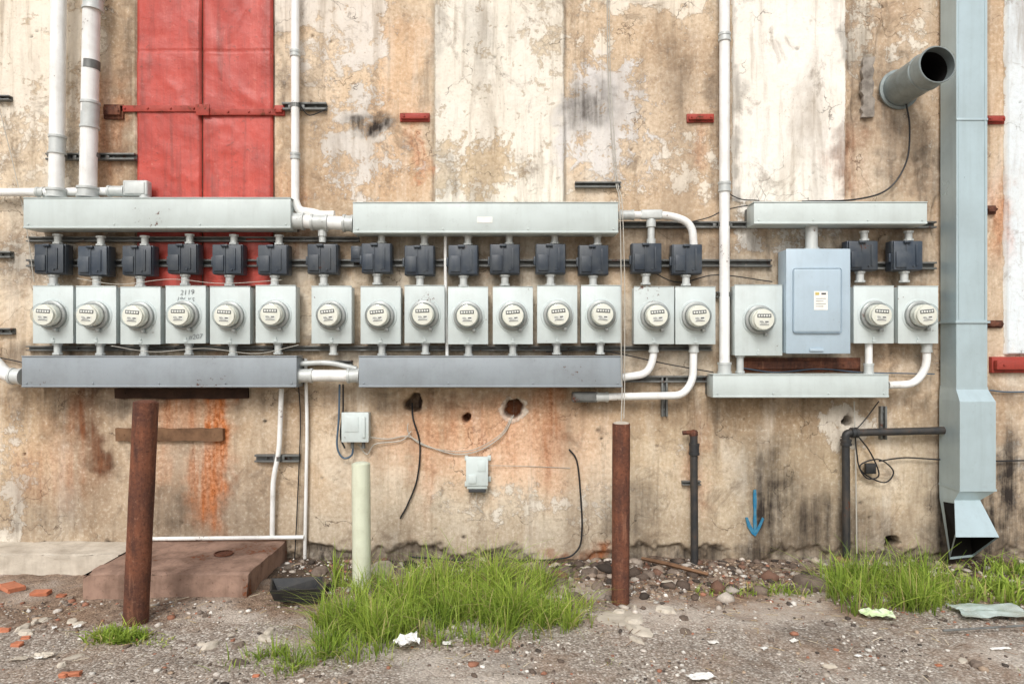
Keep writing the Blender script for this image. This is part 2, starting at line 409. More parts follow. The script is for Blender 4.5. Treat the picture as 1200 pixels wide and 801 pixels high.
nb1 = t.noise(v, 2.2, 5, .6, .4); nm = t.noise(v, 7, 8, .68, .3); nf = t.noise(v, 38, 6, .7); npit = t.noise(v, 80, 3, .6)
stk = t.noise(t.mapping(v, (13, 13, 1.0)), 1.0, 6, .68, .2)
stk2 = t.noise(t.mapping(v, (4, 4, .6)), 1.0, 6, .62, .6)
c = attr(t, 'base')
c = t.mix(t.mr(nm, .42, .7, 0, .6), c, t.mix(1, c, (.76, .69, .62, 1), 'MULTIPLY'))
c = t.mix(t.mr(nb1, .45, .3, 0, .5), c, t.mix(1, c, (1.06, 1.10, 1.15, 1), 'MULTIPLY'))
c = t.mix(t.mr(nf, .5, .72, 0, .65), c, t.mix(1, c, (.60, .54, .49, 1), 'MULTIPLY'))
c = t.mix(t.mr(nf, .47, .3, 0, .5), c, S(228, 220, 204, K))
pk = t.math('ADD', sep.outputs[0], t.math('ADD', t.math('MULTIPLY', t.math('SUBTRACT', nm, .5), 1.3), t.math('MULTIPLY', t.math('SUBTRACT', nf, .5), .6)))
pmask = t.mr(pk, .46, .545)
pcc = attr(t, 'paintc')
pcc = t.mix(t.mr(nb1, .45, .7, 0, .5), pcc, t.mix(1, pcc, (.88, .84, .77, 1), 'MULTIPLY'))
pcc = t.mix(t.mr(stk, .5, .75, 0, .5), pcc, t.mix(1, pcc, (.80, .75, .67, 1), 'MULTIPLY'))
pcc = t.mix(t.mr(nf, .52, .72, 0, .5), pcc, t.mix(1, pcc, (.78, .74, .68, 1), 'MULTIPLY'))
pcc = t.mix(t.mr(npit, .62, .72, 0, .3), pcc, t.mix(1, pcc, (.6, .52, .45, 1), 'MULTIPLY'))
c2 = t.mix(t.math('MULTIPLY', pmask, .87), c, pcc)
edge = t.math('MULTIPLY', t.mr(pk, .42, .48), t.mr(pk, .53, .48))
c2 = t.mix(t.math('MULTIPLY', edge, .28), c2, S(128, 106, 88, K))
c2 = t.mix(t.mr(stk, .54, .74, 0, .45), c2, S(126, 106, 86, .95))
c2 = t.mix(t.mr(stk2, .53, .7, 0, .5), c2, S(142, 124, 104, .95))
c2 = t.mix(t.mr(stk2, .45, .3, 0, .38), c2, S(232, 226, 214, K))
dk = t.noise(v, 3.2, 9, .76, .6)
c2 = t.mix(t.mr(dk, .555, .65, 0, .55), c2, S(126, 108, 90, .9))
pit = t.mr(npit, .68, .75)
c2 = t.mix(t.math('MULTIPLY', pit, t.mr(nm, .45, .62, .1, .8)), c2, S(84, 70, 60))
vo = t.vor(v, 1.5, 'DISTANCE_TO_EDGE')
addv = t.N.new('ShaderNodeVectorMath'); addv.operation = 'ADD'; nc = t.N.new('ShaderNodeTexNoise'); nc.inputs['Scale'].default_value = 4; nc.inputs['Detail'].default_value = 5
sc = t.N.new('ShaderNodeVectorMath'); sc.operation = 'SCALE'; sc.inputs['Scale'].default_value = .5
t.L.new(v, nc.inputs['Vector']); t.L.new(nc.outputs['Color'], sc.inputs[0]); t.L.new(v, addv.inputs[0]); t.L.new(sc.outputs[0], addv.inputs[1]); t.L.new(addv.outputs[0], vo.inputs['Vector'])
crack = t.math('MULTIPLY', t.mr(vo.outputs['Distance'], .004, .0015), t.mr(nb1, .5, .56))
c2 = t.mix(t.math('MULTIPLY', crack, .6), c2, S(70, 56, 46))
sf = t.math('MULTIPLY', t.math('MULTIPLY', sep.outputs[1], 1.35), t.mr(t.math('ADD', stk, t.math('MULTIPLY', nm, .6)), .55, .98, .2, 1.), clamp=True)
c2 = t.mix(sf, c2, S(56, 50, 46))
rf = t.math('MULTIPLY', t.math('MULTIPLY', sep.outputs[2], 1.35), t.mr(t.math('ADD', stk, t.math('MULTIPLY', nf, .5)), .55, .92, .12, 1.), clamp=True)
c2 = t.mix(rf, c2, t.mix(t.mr(nf, .4, .65), S(210, 128, 74), S(134, 76, 42)))
hh = t.math('ADD', t.math('ADD', t.math('MULTIPLY', nf, .55), t.math('MULTIPLY', pmask, .25)), t.math('ADD', t.math('MULTIPLY', pit, -.5), t.math('ADD', t.math('MULTIPLY', nm, .7), t.math('MULTIPLY', crack, -.6))))
t.bump(hh, .6, .013)
t.fin(c2, .92, 0, .15)
me.materials.append(t.mat)
wall = bpy.data.objects.new('warehouse_wall', me); COL.objects.link(wall)
tag(wall, 'old peeling stucco and cement warehouse wall with stains', 'wall')

# ================================================================ GROUND
gx = axis([(-80, -10, 5), (-10, -4.6, .3), (-4.6, 4.6, .02), (4.6, 10, .3), (10, 80, 5)])
gy = axis([(-80, -6, 4), (-6, -2.6, .2), (-2.6, .25, .02)])
GX, GY = np.meshgrid(gx, gy)
def gh(x, y):
    x = np.asarray(x, float); y = np.asarray(y, float)
    near = ss(-.9, -.1, y)
    return (fbm(x*1.6, y*1.6, 91)-.5)*.035 + (fbm(x*9, y*9, 92)-.5)*(.016+.035*near)
GZ = gh(GX, GY)
qi = (np.arange(len(gy)-1)[:, None]*len(gx)+np.arange(len(gx)-1)[None, :]).reshape(-1)
gq = np.stack([qi, qi+1, qi+len(gx)+1, qi+len(gx)], -1)
me = grid_mesh('ground', np.stack([GX, GY, GZ], -1).reshape(-1, 3), gq); me.shade_smooth()
dirt = ss(-1.3, -.65, GY+(fbm(GX*1.5, GY*1.5, 61)-.5)*1.1)
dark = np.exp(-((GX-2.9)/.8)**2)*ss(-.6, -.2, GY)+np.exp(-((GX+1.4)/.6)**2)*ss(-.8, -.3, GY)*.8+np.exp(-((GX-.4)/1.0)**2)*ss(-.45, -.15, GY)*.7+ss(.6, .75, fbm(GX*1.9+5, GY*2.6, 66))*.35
pale = np.exp(-((GX-.75)/.35)**2-((GY+.95)/.2)**2)*.8+ss(.52, .72, fbm(GX*2.3, GY*3.1, 64))*.7
cattr(me, 'masks', np.stack([dirt, np.clip(dark, 0, 1), np.clip(pale, 0, 1)], -1))
t = NT('gravelly_dirt_and_old_asphalt'); v = t.coord(False)
sep = t.N.new('ShaderNodeSeparateColor'); t.L.new(attr(t, 'masks'), sep.inputs[0])
n1 = t.noise(v, 2.5, 6, .65); n2 = t.noise(v, 18, 7, .72); n3 = t.noise(v, 90, 5, .7)
vv = t.vor(v, 85)
hs = t.N.new('ShaderNodeSeparateColor'); t.L.new(vv.outputs['Color'], hs.inputs[0])
a = t.mix(t.mr(hs.outputs[0], 0, 1), S(146, 134, 122), S(212, 202, 190))
a = t.mix(t.mr(hs.outputs[1], .8, .95), a, S(230, 224, 214))
a = t.mix(t.mr(vv.outputs['Distance'], .35, .75, 0, .55), a, S(100, 88, 78))
a = t.mix(t.mr(n2, .48, .68, 0, .6), a, S(122, 106, 92))
a = t.mix(t.mr(n3, .52, .7, 0, .5), a, S(104, 92, 82))
b = t.mix(t.mr(n2, .35, .68), S(174, 152, 132), S(96, 78, 66))
b = t.mix(t.mr(n3, .5, .7, 0, .7), b, S(74, 60, 52))
b = t.mix(t.mr(n3, .45, .3, 0, .6), b, S(206, 190, 172))
dm = t.mr(t.math('ADD', sep.outputs[0], t.math('MULTIPLY', t.math('SUBTRACT', n2, .5), 1.3)), .35, .65)
c = t.mix(dm, a, b)
c = t.mix(t.mr(n1, .48, .68, 0, .55), c, S(154, 128, 106))
c = t.mix(t.math('MULTIPLY', sep.outputs[2], t.mr(n2, .35, .6, .2, .9)), c, S(218, 208, 196))
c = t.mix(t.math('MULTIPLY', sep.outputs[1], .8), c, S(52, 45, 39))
h = t.math('ADD', t.math('MULTIPLY', n3, .5), t.math('ADD', t.math('MULTIPLY', vv.outputs['Distance'], -.6), n2))
t.bump(h, .8, .014); t.fin(c, .95, 0, .15)
me.materials.append(t.mat)
g = bpy.data.objects.new('ground', me); COL.objects.link(g); g['kind'] = 'structure'

# gravel
ib = nb(); bmesh.ops.create_icosphere(ib, subdivisions=1, radius=1); iv = np.array([v_.co[:] for v_ in ib.verts]); itf = np.array([[q.index for q in f.verts] for f in ib.faces]); ib.free()
def scatter(name, n, fx, size, matl, label, pal=None):
    V_ = []; Fc = []; C_ = []; k = 0
    pal = pal or [S(178, 168, 156), S(136, 124, 114), S(216, 208, 198), S(116, 102, 92), S(190, 168, 146), S(236, 232, 224), S(168, 120, 98), S(92, 84, 78)]
    for i in range(n):
        x, y = fx(); s = size(); z = float(gh(x, y))
        r = iv*(1+rng.uniform(-.3, .3, (12, 1)))*np.array([s*rng.uniform(.7, 1.5), s*rng.uniform(.7, 1.2), s*rng.uniform(.35, .8)])
        a_ = rng.uniform(0, 6.28); ca, sa_ = math.cos(a_), math.sin(a_)
        r = np.stack([r[:, 0]*ca-r[:, 1]*sa_, r[:, 0]*sa_+r[:, 1]*ca, r[:, 2]], -1)+np.array([x, y, z+s*.2])
        V_.append(r); Fc.append(itf+k); k += 12
        cc = np.array(pal[int(rng.integers(0, len(pal)))][:3])*rng.uniform(.7, 1.1); C_.append(np.tile(cc, (12, 1)))
    me = grid_mesh(name, np.concatenate(V_), np.concatenate(Fc)); cattr(me, 'tint', np.concatenate(C_))
    me.materials.append(matl); o = bpy.data.objects.new(name, me); COL.objects.link(o)
    o['kind'] = 'stuff'; o['label'] = label; return o
t = NT('gravel_stone'); v = t.coord(False); n_ = t.noise(v, 120, 4, .7)
c = t.mix(t.mr(n_, .4, .7, 0, .6), attr(t, 'tint'), t.mix(1, attr(t, 'tint'), (.5, .46, .42, 1), 'MULTIPLY')); t.bump(n_, .4, .003); t.fin(c, .9, 0, .2)
M['gravel'] = t.mat
def fx_all():
    while True:
        x = rng.uniform(-4.3, 4.3); y = -rng.uniform(0.02, 2.1)
        d = .25+.8*math.exp(-((y+.3)/.45)**2); d *= .35+1.1*float(fbm(x*2.2, y*2.2, 71) > .5)
        if y > -.75 and x < -1.55: continue
        if rng.random() < d: return x, y
scatter('gravel', 10500, fx_all, lambda: float(np.clip(rng.lognormal(-5.2, .55), .003, .028)), M['gravel'], 'loose gravel and rubble on the dirt')
def fx_wall():
    x = rng.normal(.9, 1.1); x = min(max(x, -1.45), 4.2); return x, -abs(rng.normal(.14, .28))-.02
scatter('rubble', 620, fx_wall, lambda: float(np.clip(rng.lognormal(-3.95, .45), .012, .06)), M['gravel'], 'broken stone rubble along the wall base', [S(150, 134, 120), S(110, 96, 86), S(184, 170, 156), S(92, 80, 72), S(206, 196, 184), S(140, 108, 92), S(78, 70, 64)])
# straw
Vs = []; Q = []; C_ = []; k = 0
for i in range(1500):
    x = rng.uniform(-4, 4); y = -abs(rng.normal(.6, .6))-.05
    if y > -.75 and x < -1.55: continue
    l = rng.uniform(.015, .08); a_ = rng.uniform(0, 6.28); dx, dy = math.cos(a_)*l/2, math.sin(a_)*l/2; w = rng.uniform(.0008, .004); z = float(gh(x, y))+rng.uniform(.004, .014); q = rng.uniform(-.006, .01)
    Vs += [(x-dx+dy/l*w, y-dy-dx/l*w, z), (x-dx-dy/l*w, y-dy+dx/l*w, z+.001), (x+dx-dy/l*w, y+dy+dx/l*w, z+q+.001), (x+dx+dy/l*w, y+dy-dx/l*w, z+q)]
    Q.append((k, k+1, k+2, k+3)); k += 4
    cc = np.array([S(190, 166, 120), S(96, 72, 52), S(224, 212, 186), S(130, 100, 70)][int(rng.integers(0, 4))][:3]); C_.append(np.tile(cc, (4, 1)))
me = grid_mesh('straw', np.array(Vs), np.array(Q)); cattr(me, 'tint', np.concatenate(C_)); me.materials.append(M['gravel']); o = bpy.data.objects.new('straw', me); COL.objects.link(o); o['kind'] = 'stuff'; o['label'] = 'dry straw and twigs scattered on the ground'

# ================================================================ GRASS
t = NT('grass_blade'); ga = attr(t, 'tint')
t.put(t.b.inputs['Base Color'], ga); t.b.inputs['Roughness'].default_value = .5; t.b.inputs['Specular IOR Level'].default_value = .3
tl = t.N.new('ShaderNodeBsdfTranslucent'); t.L.new(ga, tl.inputs[0]); mm = t.N.new('ShaderNodeMixShader'); mm.inputs[0].default_value = .3
t.L.new(t.b.outputs[0], mm.inputs[1]); t.L.new(tl.outputs[0], mm.inputs[2]); t.L.new(mm.outputs[0], t.out.inputs[0])
M['grass'] = t.mat
def grass(name, n, fpos, hmin, hmax, w, label, lean=.6, dry=.06, tuft=0):
    Vs = []; Q = []; C_ = []; k = 0; seg = 5
    tt = np.linspace(0, 1, seg+1)
    if tuft:
        cent = [fpos()+(rng.uniform(.5, 1.3), rng.uniform(0, 6.28), rng.uniform(0, 1)) for _ in range(tuft)]
    for i in range(n):
        if tuft and rng.random() < .85:
            q = cent[int(rng.integers(0, tuft))]; x = q[0]+rng.normal(0, .028); y = q[1]+rng.normal(0, .028); hs = q[2]*q[3]; tb = q[5]
            a_ = math.atan2(y-q[1], x-q[0])+rng.normal(0, .7)
        else:
            x, y, hs = fpos(); a_ = rng.uniform(0, 2*math.pi); tb = rng.random()
        y = min(y, -.03)
        z = float(gh(x, y))-.01
        h = rng.uniform(hmin, hmax)*hs; le = h*abs(rng.normal(0, lean)); dr = rng.uniform(.1, .9)
        bend = tt**2*le; zz = z+h*(tt-dr*.5*tt**3*min(1.3, le/h*1.3)); dx, dy = math.cos(a_), math.sin(a_)
        cx = x+dx*bend; cy = np.minimum(y+dy*bend, -.02)
        b_ = rng.uniform(0, math.pi); px_, py_ = math.cos(b_), math.sin(b_)
        ww = w*rng.uniform(.6, 1.3)*(1-tt**1.6)*.5+.0003
        L = np.stack([cx-px_*ww, cy-py_*ww, zz], -1); R = np.stack([cx+px_*ww, cy+py_*ww, zz], -1)
        Vs.append(np.concatenate([L, R])); s_ = seg+1
        for q in range(seg): Q.append((k+q, k+s_+q, k+s_+q+1, k+q+1))
        k += 2*s_
        m_ = rng.random()*.5+tb*.5
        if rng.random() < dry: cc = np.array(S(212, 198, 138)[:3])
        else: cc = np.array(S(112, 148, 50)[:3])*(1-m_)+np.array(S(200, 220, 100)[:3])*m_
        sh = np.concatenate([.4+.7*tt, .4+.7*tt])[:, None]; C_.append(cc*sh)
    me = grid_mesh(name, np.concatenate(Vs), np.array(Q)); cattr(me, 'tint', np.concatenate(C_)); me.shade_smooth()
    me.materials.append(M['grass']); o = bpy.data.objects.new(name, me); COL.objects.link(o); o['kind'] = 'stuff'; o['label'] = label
def ell(list_):
    tot = sum(l[4] for l in list_)
    def f():
        r = rng.uniform(0, tot)
        for (px, py, rx, ry, w_, hs) in list_:
            r -= w_
            if r <= 0: break
        x0, y0 = G(px, py)
        return x0+float(np.clip(rng.normal(0, rx), -1.9*rx, 1.9*rx)), y0+float(np.clip(rng.normal(0, ry), -1.7*ry, 1.7*ry)), hs
    return f
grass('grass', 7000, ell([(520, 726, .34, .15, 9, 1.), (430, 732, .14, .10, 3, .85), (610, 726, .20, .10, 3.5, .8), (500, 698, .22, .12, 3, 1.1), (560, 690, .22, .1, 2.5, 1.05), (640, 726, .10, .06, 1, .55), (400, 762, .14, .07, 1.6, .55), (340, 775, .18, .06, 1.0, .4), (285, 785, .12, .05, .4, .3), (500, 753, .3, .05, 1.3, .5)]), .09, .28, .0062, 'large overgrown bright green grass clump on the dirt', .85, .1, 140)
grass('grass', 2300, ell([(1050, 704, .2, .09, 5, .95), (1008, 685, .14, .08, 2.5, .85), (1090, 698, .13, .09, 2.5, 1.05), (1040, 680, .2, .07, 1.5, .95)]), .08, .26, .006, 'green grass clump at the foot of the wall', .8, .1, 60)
grass('grass', 420, ell([(137, 748, .075, .04, 3, 1.), (175, 752, .07, .03, .5, .5)]), .03, .10, .011, 'low green weeds beside the rusty post', .9)
grass('grass', 260, ell([(850, 694, .09, .03, 2, .8), (915, 694, .1, .04, 3, 1.)]), .03, .09, .009, 'small weeds in the gravel', .9)
grass('grass', 520, ell([(1185, 700, .10, .10, 3, 1.1), (1170, 690, .08, .08, 1, .8), (1195, 672, .12, .08, 2, 1.)]), .05, .15, .012, 'broad weeds beside the duct outlet', .8)
grass('grass', 240, ell([(600, 780, 1.3, .10, 3, .5), (700, 700, .4, .15, 2, .5), (260, 765, .4, .2, 2, .5)]), .02, .07, .004, 'sparse grass sprigs in the gravel', .9, .4, 22)
grass('grass', 40, ell([(393, 690, .012, .02, 1, 1.4), (400, 688, .02, .02, 1, 1.)]), .12, .26, .008, 'tall weed stems beside the pale green post', .3)

# ================================================================ RED DOOR
dd = -.012
door = empty('red_door', (X(240, 0), .02, Z(335, 0)), 'tall red sheet metal clad double door with iron straps', 'door')
t = NT('red_painted_sheet'); v = t.coord()
n1 = t.noise(v, 3, 6, .6, .5); n2 = t.noise(v, 30, 6, .7); st = t.noise(t.mapping(v, (16, 16, .9)), 1, 6, .65)
c = t.mix(t.mr(n1, .35, .7), S(192, 76, 64), S(162, 62, 54)); c = t.mix(t.mr(st, .5, .7, 0, .7), c, S(118, 58, 50))
c = t.mix(t.mr(st, .45, .3, 0, .45), c, S(206, 106, 92))
c = t.mix(t.mr(n2, .58, .7, 0, .7), c, S(100, 58, 50)); c = t.mix(t.mr(n2, .4, .28, 0, .5), c, S(208, 128, 114))
t.bump(t.math('ADD', n1, t.math('MULTIPLY', n2, .25)), .5, .02); M['redsheet'] = t.fin(c, .45, 0, .45)
def leaf(px0, px1, seed):
    x0, x1 = X(px0, dd), X(px1, dd); z0, z1 = Z(335, dd), 4.7
    a_ = np.linspace(x0, x1, 40); b_ = np.linspace(z0, z1, 240); A, B = np.meshgrid(a_, b_)
    dpt = -.026*(fbm(A*3, B*2.2, seed, 4)-.5)-.014*np.abs(np.sin((A*2.0+B*1.3)*2+fbm(A*2, B*2, seed+5)*6))**8*.5-.022*np.abs(fbm(A*4, B*4, seed+9)-.5)
    e_ = np.minimum(ss(0, .012, A-x0), ss(0, .012, x1-A)); Yy = .018-e_*.014+dpt*e_
    for zz in (Z(60, 0), Z(-60, 0)): Yy += np.exp(-((B-zz)/.006)**2)*.006
    q_ = (np.arange(239)[:, None]*40+np.arange(39)[None, :]).reshape(-1)
    me = grid_mesh('door_leaf', np.stack([A-door.location.x, Yy-door.location.y, B-door.location.z], -1).reshape(-1, 3), np.stack([q_, q_+1, q_+41, q_+40], -1)); me.shade_smooth()
    me.materials.append(M['redsheet']); o = bpy.data.objects.new('door_leaf', me); COL.objects.link(o); o.parent = door
leaf(160.5, 236.5, 1); leaf(237.5, 320, 8)
def strap(px0, px1, py, w=4):
    bm = nb(); box(bm, X(px0, .02), X(px1, .02), -.006, -.018, Z(py+w, .02), Z(py-w, .02), .002)
    for i in range(4):
        p = P(px0+6+i*(px1-px0-12)/3, py, .018); cyl(bm, p, p+Vector((0, -.008, 0)), .009, .006, 8)
    obj('strap_hinge', bm, M['redp'], P((px0+px1)/2, py, .0), door)
strap(140, 233, 127, 3.6); strap(237, 322, 131, 3.6)
bm = nb(); box(bm, X(229, .03), X(245, .03), -.019, -.03, Z(135, .03), Z(122, .03), .003); obj('latch', bm, M['redp'], P(237, 128, 0), door)
def bracket(px0, px1, py0, py1, dep, mat, lab, cat='bracket', name='iron_bracket'):
    bm = nb(); xa, xb = X(px0, dep), X(px1, dep); za, zb = Z(py1, dep), Z(py0, dep)
    box(bm, xa, xb, .01, -dep*.45, za, zb, .003)
    zc = (za+zb)/2
    box(bm, xa+.01, xb-.01, -dep*.45-.001, -dep, zc-(zb-za)*.28, zc+(zb-za)*.28, .004)
    for s in (.15, .85):
        p = Vector((xa+(xb-xa)*s, -dep, zc)); cyl(bm, p, p+Vector((0, -.008, 0)), .008, .006, 6)
    return obj(name, bm, mat, ((xa+xb)/2, 0, za), None, lab, cat, 'iron brackets bolted to the wall')
bracket(119, 142, 121, 138, .04, M['rust'], 'rusty iron strap bracket beside the red door')
bracket(320, 332, 122, 134, .04, M['redp'], 'red iron strap bracket beside the red door')
bracket(468, 503, 131, 141, .04, M['redp'], 'short red iron bracket bolted on the stained wall')
bracket(806, 838, 132, 142, .04, M['redp'], 'short red iron bracket bolted on the stained wall')
bracket(1157, 1180, 134, 144, .04, M['redp'], 'short red iron bracket on the wall beside the duct')
bracket(1157, 1170, 240, 250, .04, M['rust'], 'small rusty iron bracket beside the duct')
bracket(1157, 1178, 375, 384, .04, M['rust'], 'small rusty iron bracket beside the duct')
bracket(1167, 1232, 418, 437, .07, M['redp'], 'thick red painted iron bar bolted to the wall')
bracket(868, 1010, 419, 436, .03, M['rust'], 'long dark red iron bar behind the meter boxes')

# ================================================================ TROUGHS (wireways)
def trough(px0, px1, py0, py1, mat, lab, d0=.05, d1=.2):
    xa, xb = X(px0, d1), X(px1, d1); za, zb = Z(py1, d1), Z(py0, d1)
    root = empty('wireway_trough', ((xa+xb)/2, -d0, za), lab, 'cable trough', 'steel wireway troughs on the wall')
    bm = nb(); box(bm, xa, xb, -d0, -d1+.006, za, zb, .003); obj('body', bm, mat, root.location, root)
    bm = nb(); box(bm, xa-.003, xb+.003, -d1+.0055, -d1, za+.004, zb+.004, .002)
    box(bm, xa-.004, xb+.004, -d0-.01, -d1-.006, zb+.0042, zb+.010, .0015)
    box(bm, xa-.003, xb+.003, -d1-.0002, -d1-.004, za+.004, za+.016, .0015)
    n = max(3, int((xb-xa)/.45))
    for i in range(n+1):
        x = xa+.03+(xb-xa-.06)*i/n
        cyl(bm, (x, -d1, za+.03), (x, -d1-.006, za+.03), .007, .005, 8)
    obj('cover', bm, mat, root.location+Vector((0, -.1, 0)), root)
    bm = nb()
    box(bm, xa+.0, xa+.04, -.0, -d0+.001, za+.01, zb-.01, .002)
    obj('mounting_bracket', bm, M['strut'], (xa, 0, za), root)
    bm = nb(); box(bm, xb-.04, xb, -.0, -d0+.001, za+.01, zb-.01, .002)
    obj('mounting_bracket', bm, M['strut'], (xb, 0, za), root)
    return root
trough(28, 340, 233, 268, M['trough'], 'long light grey steel wireway above the meters', )
tm = trough(414, 724, 238.5, 273.5, M['trough'], 'long light grey steel wireway with small white label')
trough(884, 1086, 238, 263, M['trough'], 'short light grey steel wireway above the cabinet')
trough(26, 347, 418.5, 454, M['trough_low'], 'long dull grey steel wireway below the meters')
trough(421, 729, 418.5, 454, M['trough_low'], 'long dull grey steel wireway below the meters')
trough(836, 1041, 440, 466, M['trough'], 'short light grey steel wireway under the cabinet')
bm = nb(); box(bm, X(559, .203), X(577, .203), -.2005, -.2025, Z(261, .203), Z(254, .203), 0); obj('label_sticker', bm, M['label'], P(568, 262, .2), tm)

# ================================================================ STRUTS
def strut_h(px0, px1, py, lab, w=4.5, d0=.0, d1=.04, mat=None, conv=True):
    xa, xb = X(px0, d1), X(px1, d1); zc = Z(py, d1); h = w*.0058
    bm = nb(); box(bm, xa, xb, .012, -d0-.006, zc-h, zc+h, .001)
    box(bm, xa, xb, -d0-.0055, -d1, zc+h*.5, zc+h, .001); box(bm, xa, xb, -d0-.0055, -d1, zc-h, zc-h*.5, .001)
    n = max(2, int((xb-xa)/.6))
    for i in range(n):
        x = xa+(xb-xa)*(i+.5)/n; cyl(bm, (x, -.006, zc), (x, -.018, zc), .008, .008, 6)
    return obj('strut_channel', bm, mat or M['strut'], ((xa+xb)/2, 0, zc-h), None, lab, 'metal strut', 'steel strut channels on the wall')
L1 = 'long dull steel strut channel behind the meter boxes'
strut_h(30, 905, 308, L1); strut_h(990, 1098, 311, L1); strut_h(30, 835, 408, L1, 3); strut_h(726, 1098, 263, 'steel strut channel behind the curved conduits', 4)
strut_h(726, 835, 444, 'steel strut channel behind the curved conduits', 4); strut_h(30, 420, 280, L1, 3)
strut_h(345, 412, 425, L1, 3); strut_h(840, 1098, 345, L1, 4)
strut_h(53, 157, 183, 'short steel strut behind two white conduits', 4)
strut_h(330, 382, 124, 'short steel strut behind thin white conduit', 4.5)
strut_h(674, 728, 216, 'short steel strut on bare wall', 3.5)
strut_h(298, 350, 537, 'short steel strut holding a low conduit', 4.5)
strut_h(-6, 12, 298, 'steel strut end on the wall edge', 4); strut_h(-6, 14, 388, 'steel strut end on the wall edge', 4); strut_h(-6, 10, 114, 'steel strut end on the wall edge', 3)
def strut_v(px, py0, py1, lab):
    d1 = .035; x = X(px, d1); bm = nb(); h = .022
    za, zb = Z(py1, d1), Z(py0, d1)
    box(bm, x-h, x+h, .012, -.006, za, zb, .001); box(bm, x-h, x-h*.45, -.0055, -d1, za, zb, .001); box(bm, x+h*.45, x+h, -.0055, -d1, za, zb, .001)
    for k in range(3): cyl(bm, (x, -.006, za+(zb-za)*(k+.5)/3), (x, -.02, za+(zb-za)*(k+.5)/3), .008, .008, 6)
    obj('strut_channel', bm, M['strut'], (x, 0, za), None, lab, 'metal strut', 'steel strut channels on the wall')
strut_v(779, 440, 488, 'short upright steel strut behind low conduit'); strut_v(1036, 476, 515, 'short upright steel strut holding the black pipe')

# ================================================================ METER SOCKETS
DB, DF = .045, .15
zb_, zt_ = Z(402, DF), Z(336, DF); W = .268
def meter_proto(w, h, zc):
    root = empty('meter_socket_box', (0, 0, 0), 'grey steel meter box with round glass electric meter', 'electric meter', 'electric meter boxes in a row')
    D = DF-DB
    bm = nb(); box(bm, -w/2, w/2, 0, -D+.008, 0, h, .004)
    obj('enclosure', bm, M['box'], (0, 0, 0), root)
    bm = nb(); box(bm, -w/2-.003, w/2+.003, -D+.0078, -D, -.003, h+.003, .003)
    box(bm, -w/2-.003, w/2+.003, -D+.02, -D-.004, h+.0032, h+.0072, .001)
    lathe(bm, [(0, .114), (.007, .108), (.007, .096)], (0, -D+.0005, zc), (0, -1, 0))
    cyl(bm, (0, -D, .03), (0, -D-.008, .03), .010, .008, 10); box(bm, -.012, .012, -D-.0005, -D-.006, .006, .022, .001)
    obj('cover', bm, M['box'], (0, -D, 0), root)
    bm = nb(); lathe(bm, [(0, .09), (.004, .098), (.028, .098), (.032, .092), (.032, .080)], (0, -D-.002, zc), (0, -1, 0), 32)
    box(bm, .028, .052, -D-.01, -D-.045, zc-.110, zc-.088, .003)
    met = obj('meter', bm, M['ring'], (0, -D, zc), root)
    bm = nb(); lathe(bm, [(0, .083), (.05, .081), (.085, .077), (.098, .070), (.102, .058)], (0, -D-.03, zc), (0, -1, 0), 32)
    bmesh.ops.holes_fill(bm, edges=[e for e in bm.edges if e.is_boundary and all((v_.co.y < -D-.12) for v_ in e.verts)])
    obj('glass_cover', bm, M['glass'], (0, -D-.03, zc), met)
    bm = nb(); lathe(bm, [(0, .074), (.050, .072), (.052, .070), (.0525, .062), (.068, .062), (.070, .067), (.076, .067)], (0, -D-.028, zc), (0, -1, 0), 32)
    bmesh.ops.holes_fill(bm, edges=[e for e in bm.edges if e.is_boundary and all((v_.co.y < -D-.09) for v_ in e.verts)])
    obj('faceplate', bm, M['cream'], (0, -D-.03, zc), met)
    yf = -D-.028-.0765; bm = nb()
    box(bm, -.046, .046, yf, yf-.002, zc+.012, zc+.036, .0005)
    obj('dial_panel', bm, M['dial'], (0, yf, zc), met)
    bm = nb()
    for k in range(5):
        x = -.034+k*.017; cyl(bm, (x, yf-.0022, zc+.024), (x, yf-.0034, zc+.024), .0066, .0066, 12)
    box(bm, -.034, .034, yf+.0002, yf-.0015, zc-.040, zc-.006, 0)
    obj('dial', bm, M['label'], (0, yf, zc+.024), met)
    bm = nb()
    for (a_, b_, c_, d_) in ((-.030, .030, -.037, -.033), (-.024, .018, -.028, -.0255), (-.030, -.004, -.020, -.0165), (.006, .028, -.020, -.0125), (-.030, -.010, -.013, -.011)): box(bm, a_, b_, yf-.0016, yf-.0022, zc+c_, zc+d_, 0)
    obj('nameplate_print', bm, M['dial'], (0, yf, zc-.02), met)
    return root
def nipple(root, x, z0, z1, r, y, mat='galv'):
    bm = nb(); cyl(bm, (x, y, z0), (x, y, z1), r, r, 16)
    L = z1-z0
    cyl(bm, (x, y, z0+.001), (x, y, z0+min(.014, L*.3)), r*1.35, r*1.35, 8); cyl(bm, (x, y, z1-min(.014, L*.3)), (x, y, z1-.001), r*1.35, r*1.35, 8)
    o = obj('conduit_nipple', bm, M[mat], (x, y, z0), None); o.parent = root; return o
zc = Z(369, .25)-zb_
proto = meter_proto(W, zt_-zb_, zc)
ztr_low = Z(418.5, .2)+.01
nipple(proto, .0, ztr_low-zb_+.003, -.002, .024, -.055)
fronts = [62, 112.5, 164.5, 217.5, 269.5, 323, 388.5, 446, 497.5, 548.5, 601, 653, 704.5, 766.5, 815, 1024, 1076]
sockets = []
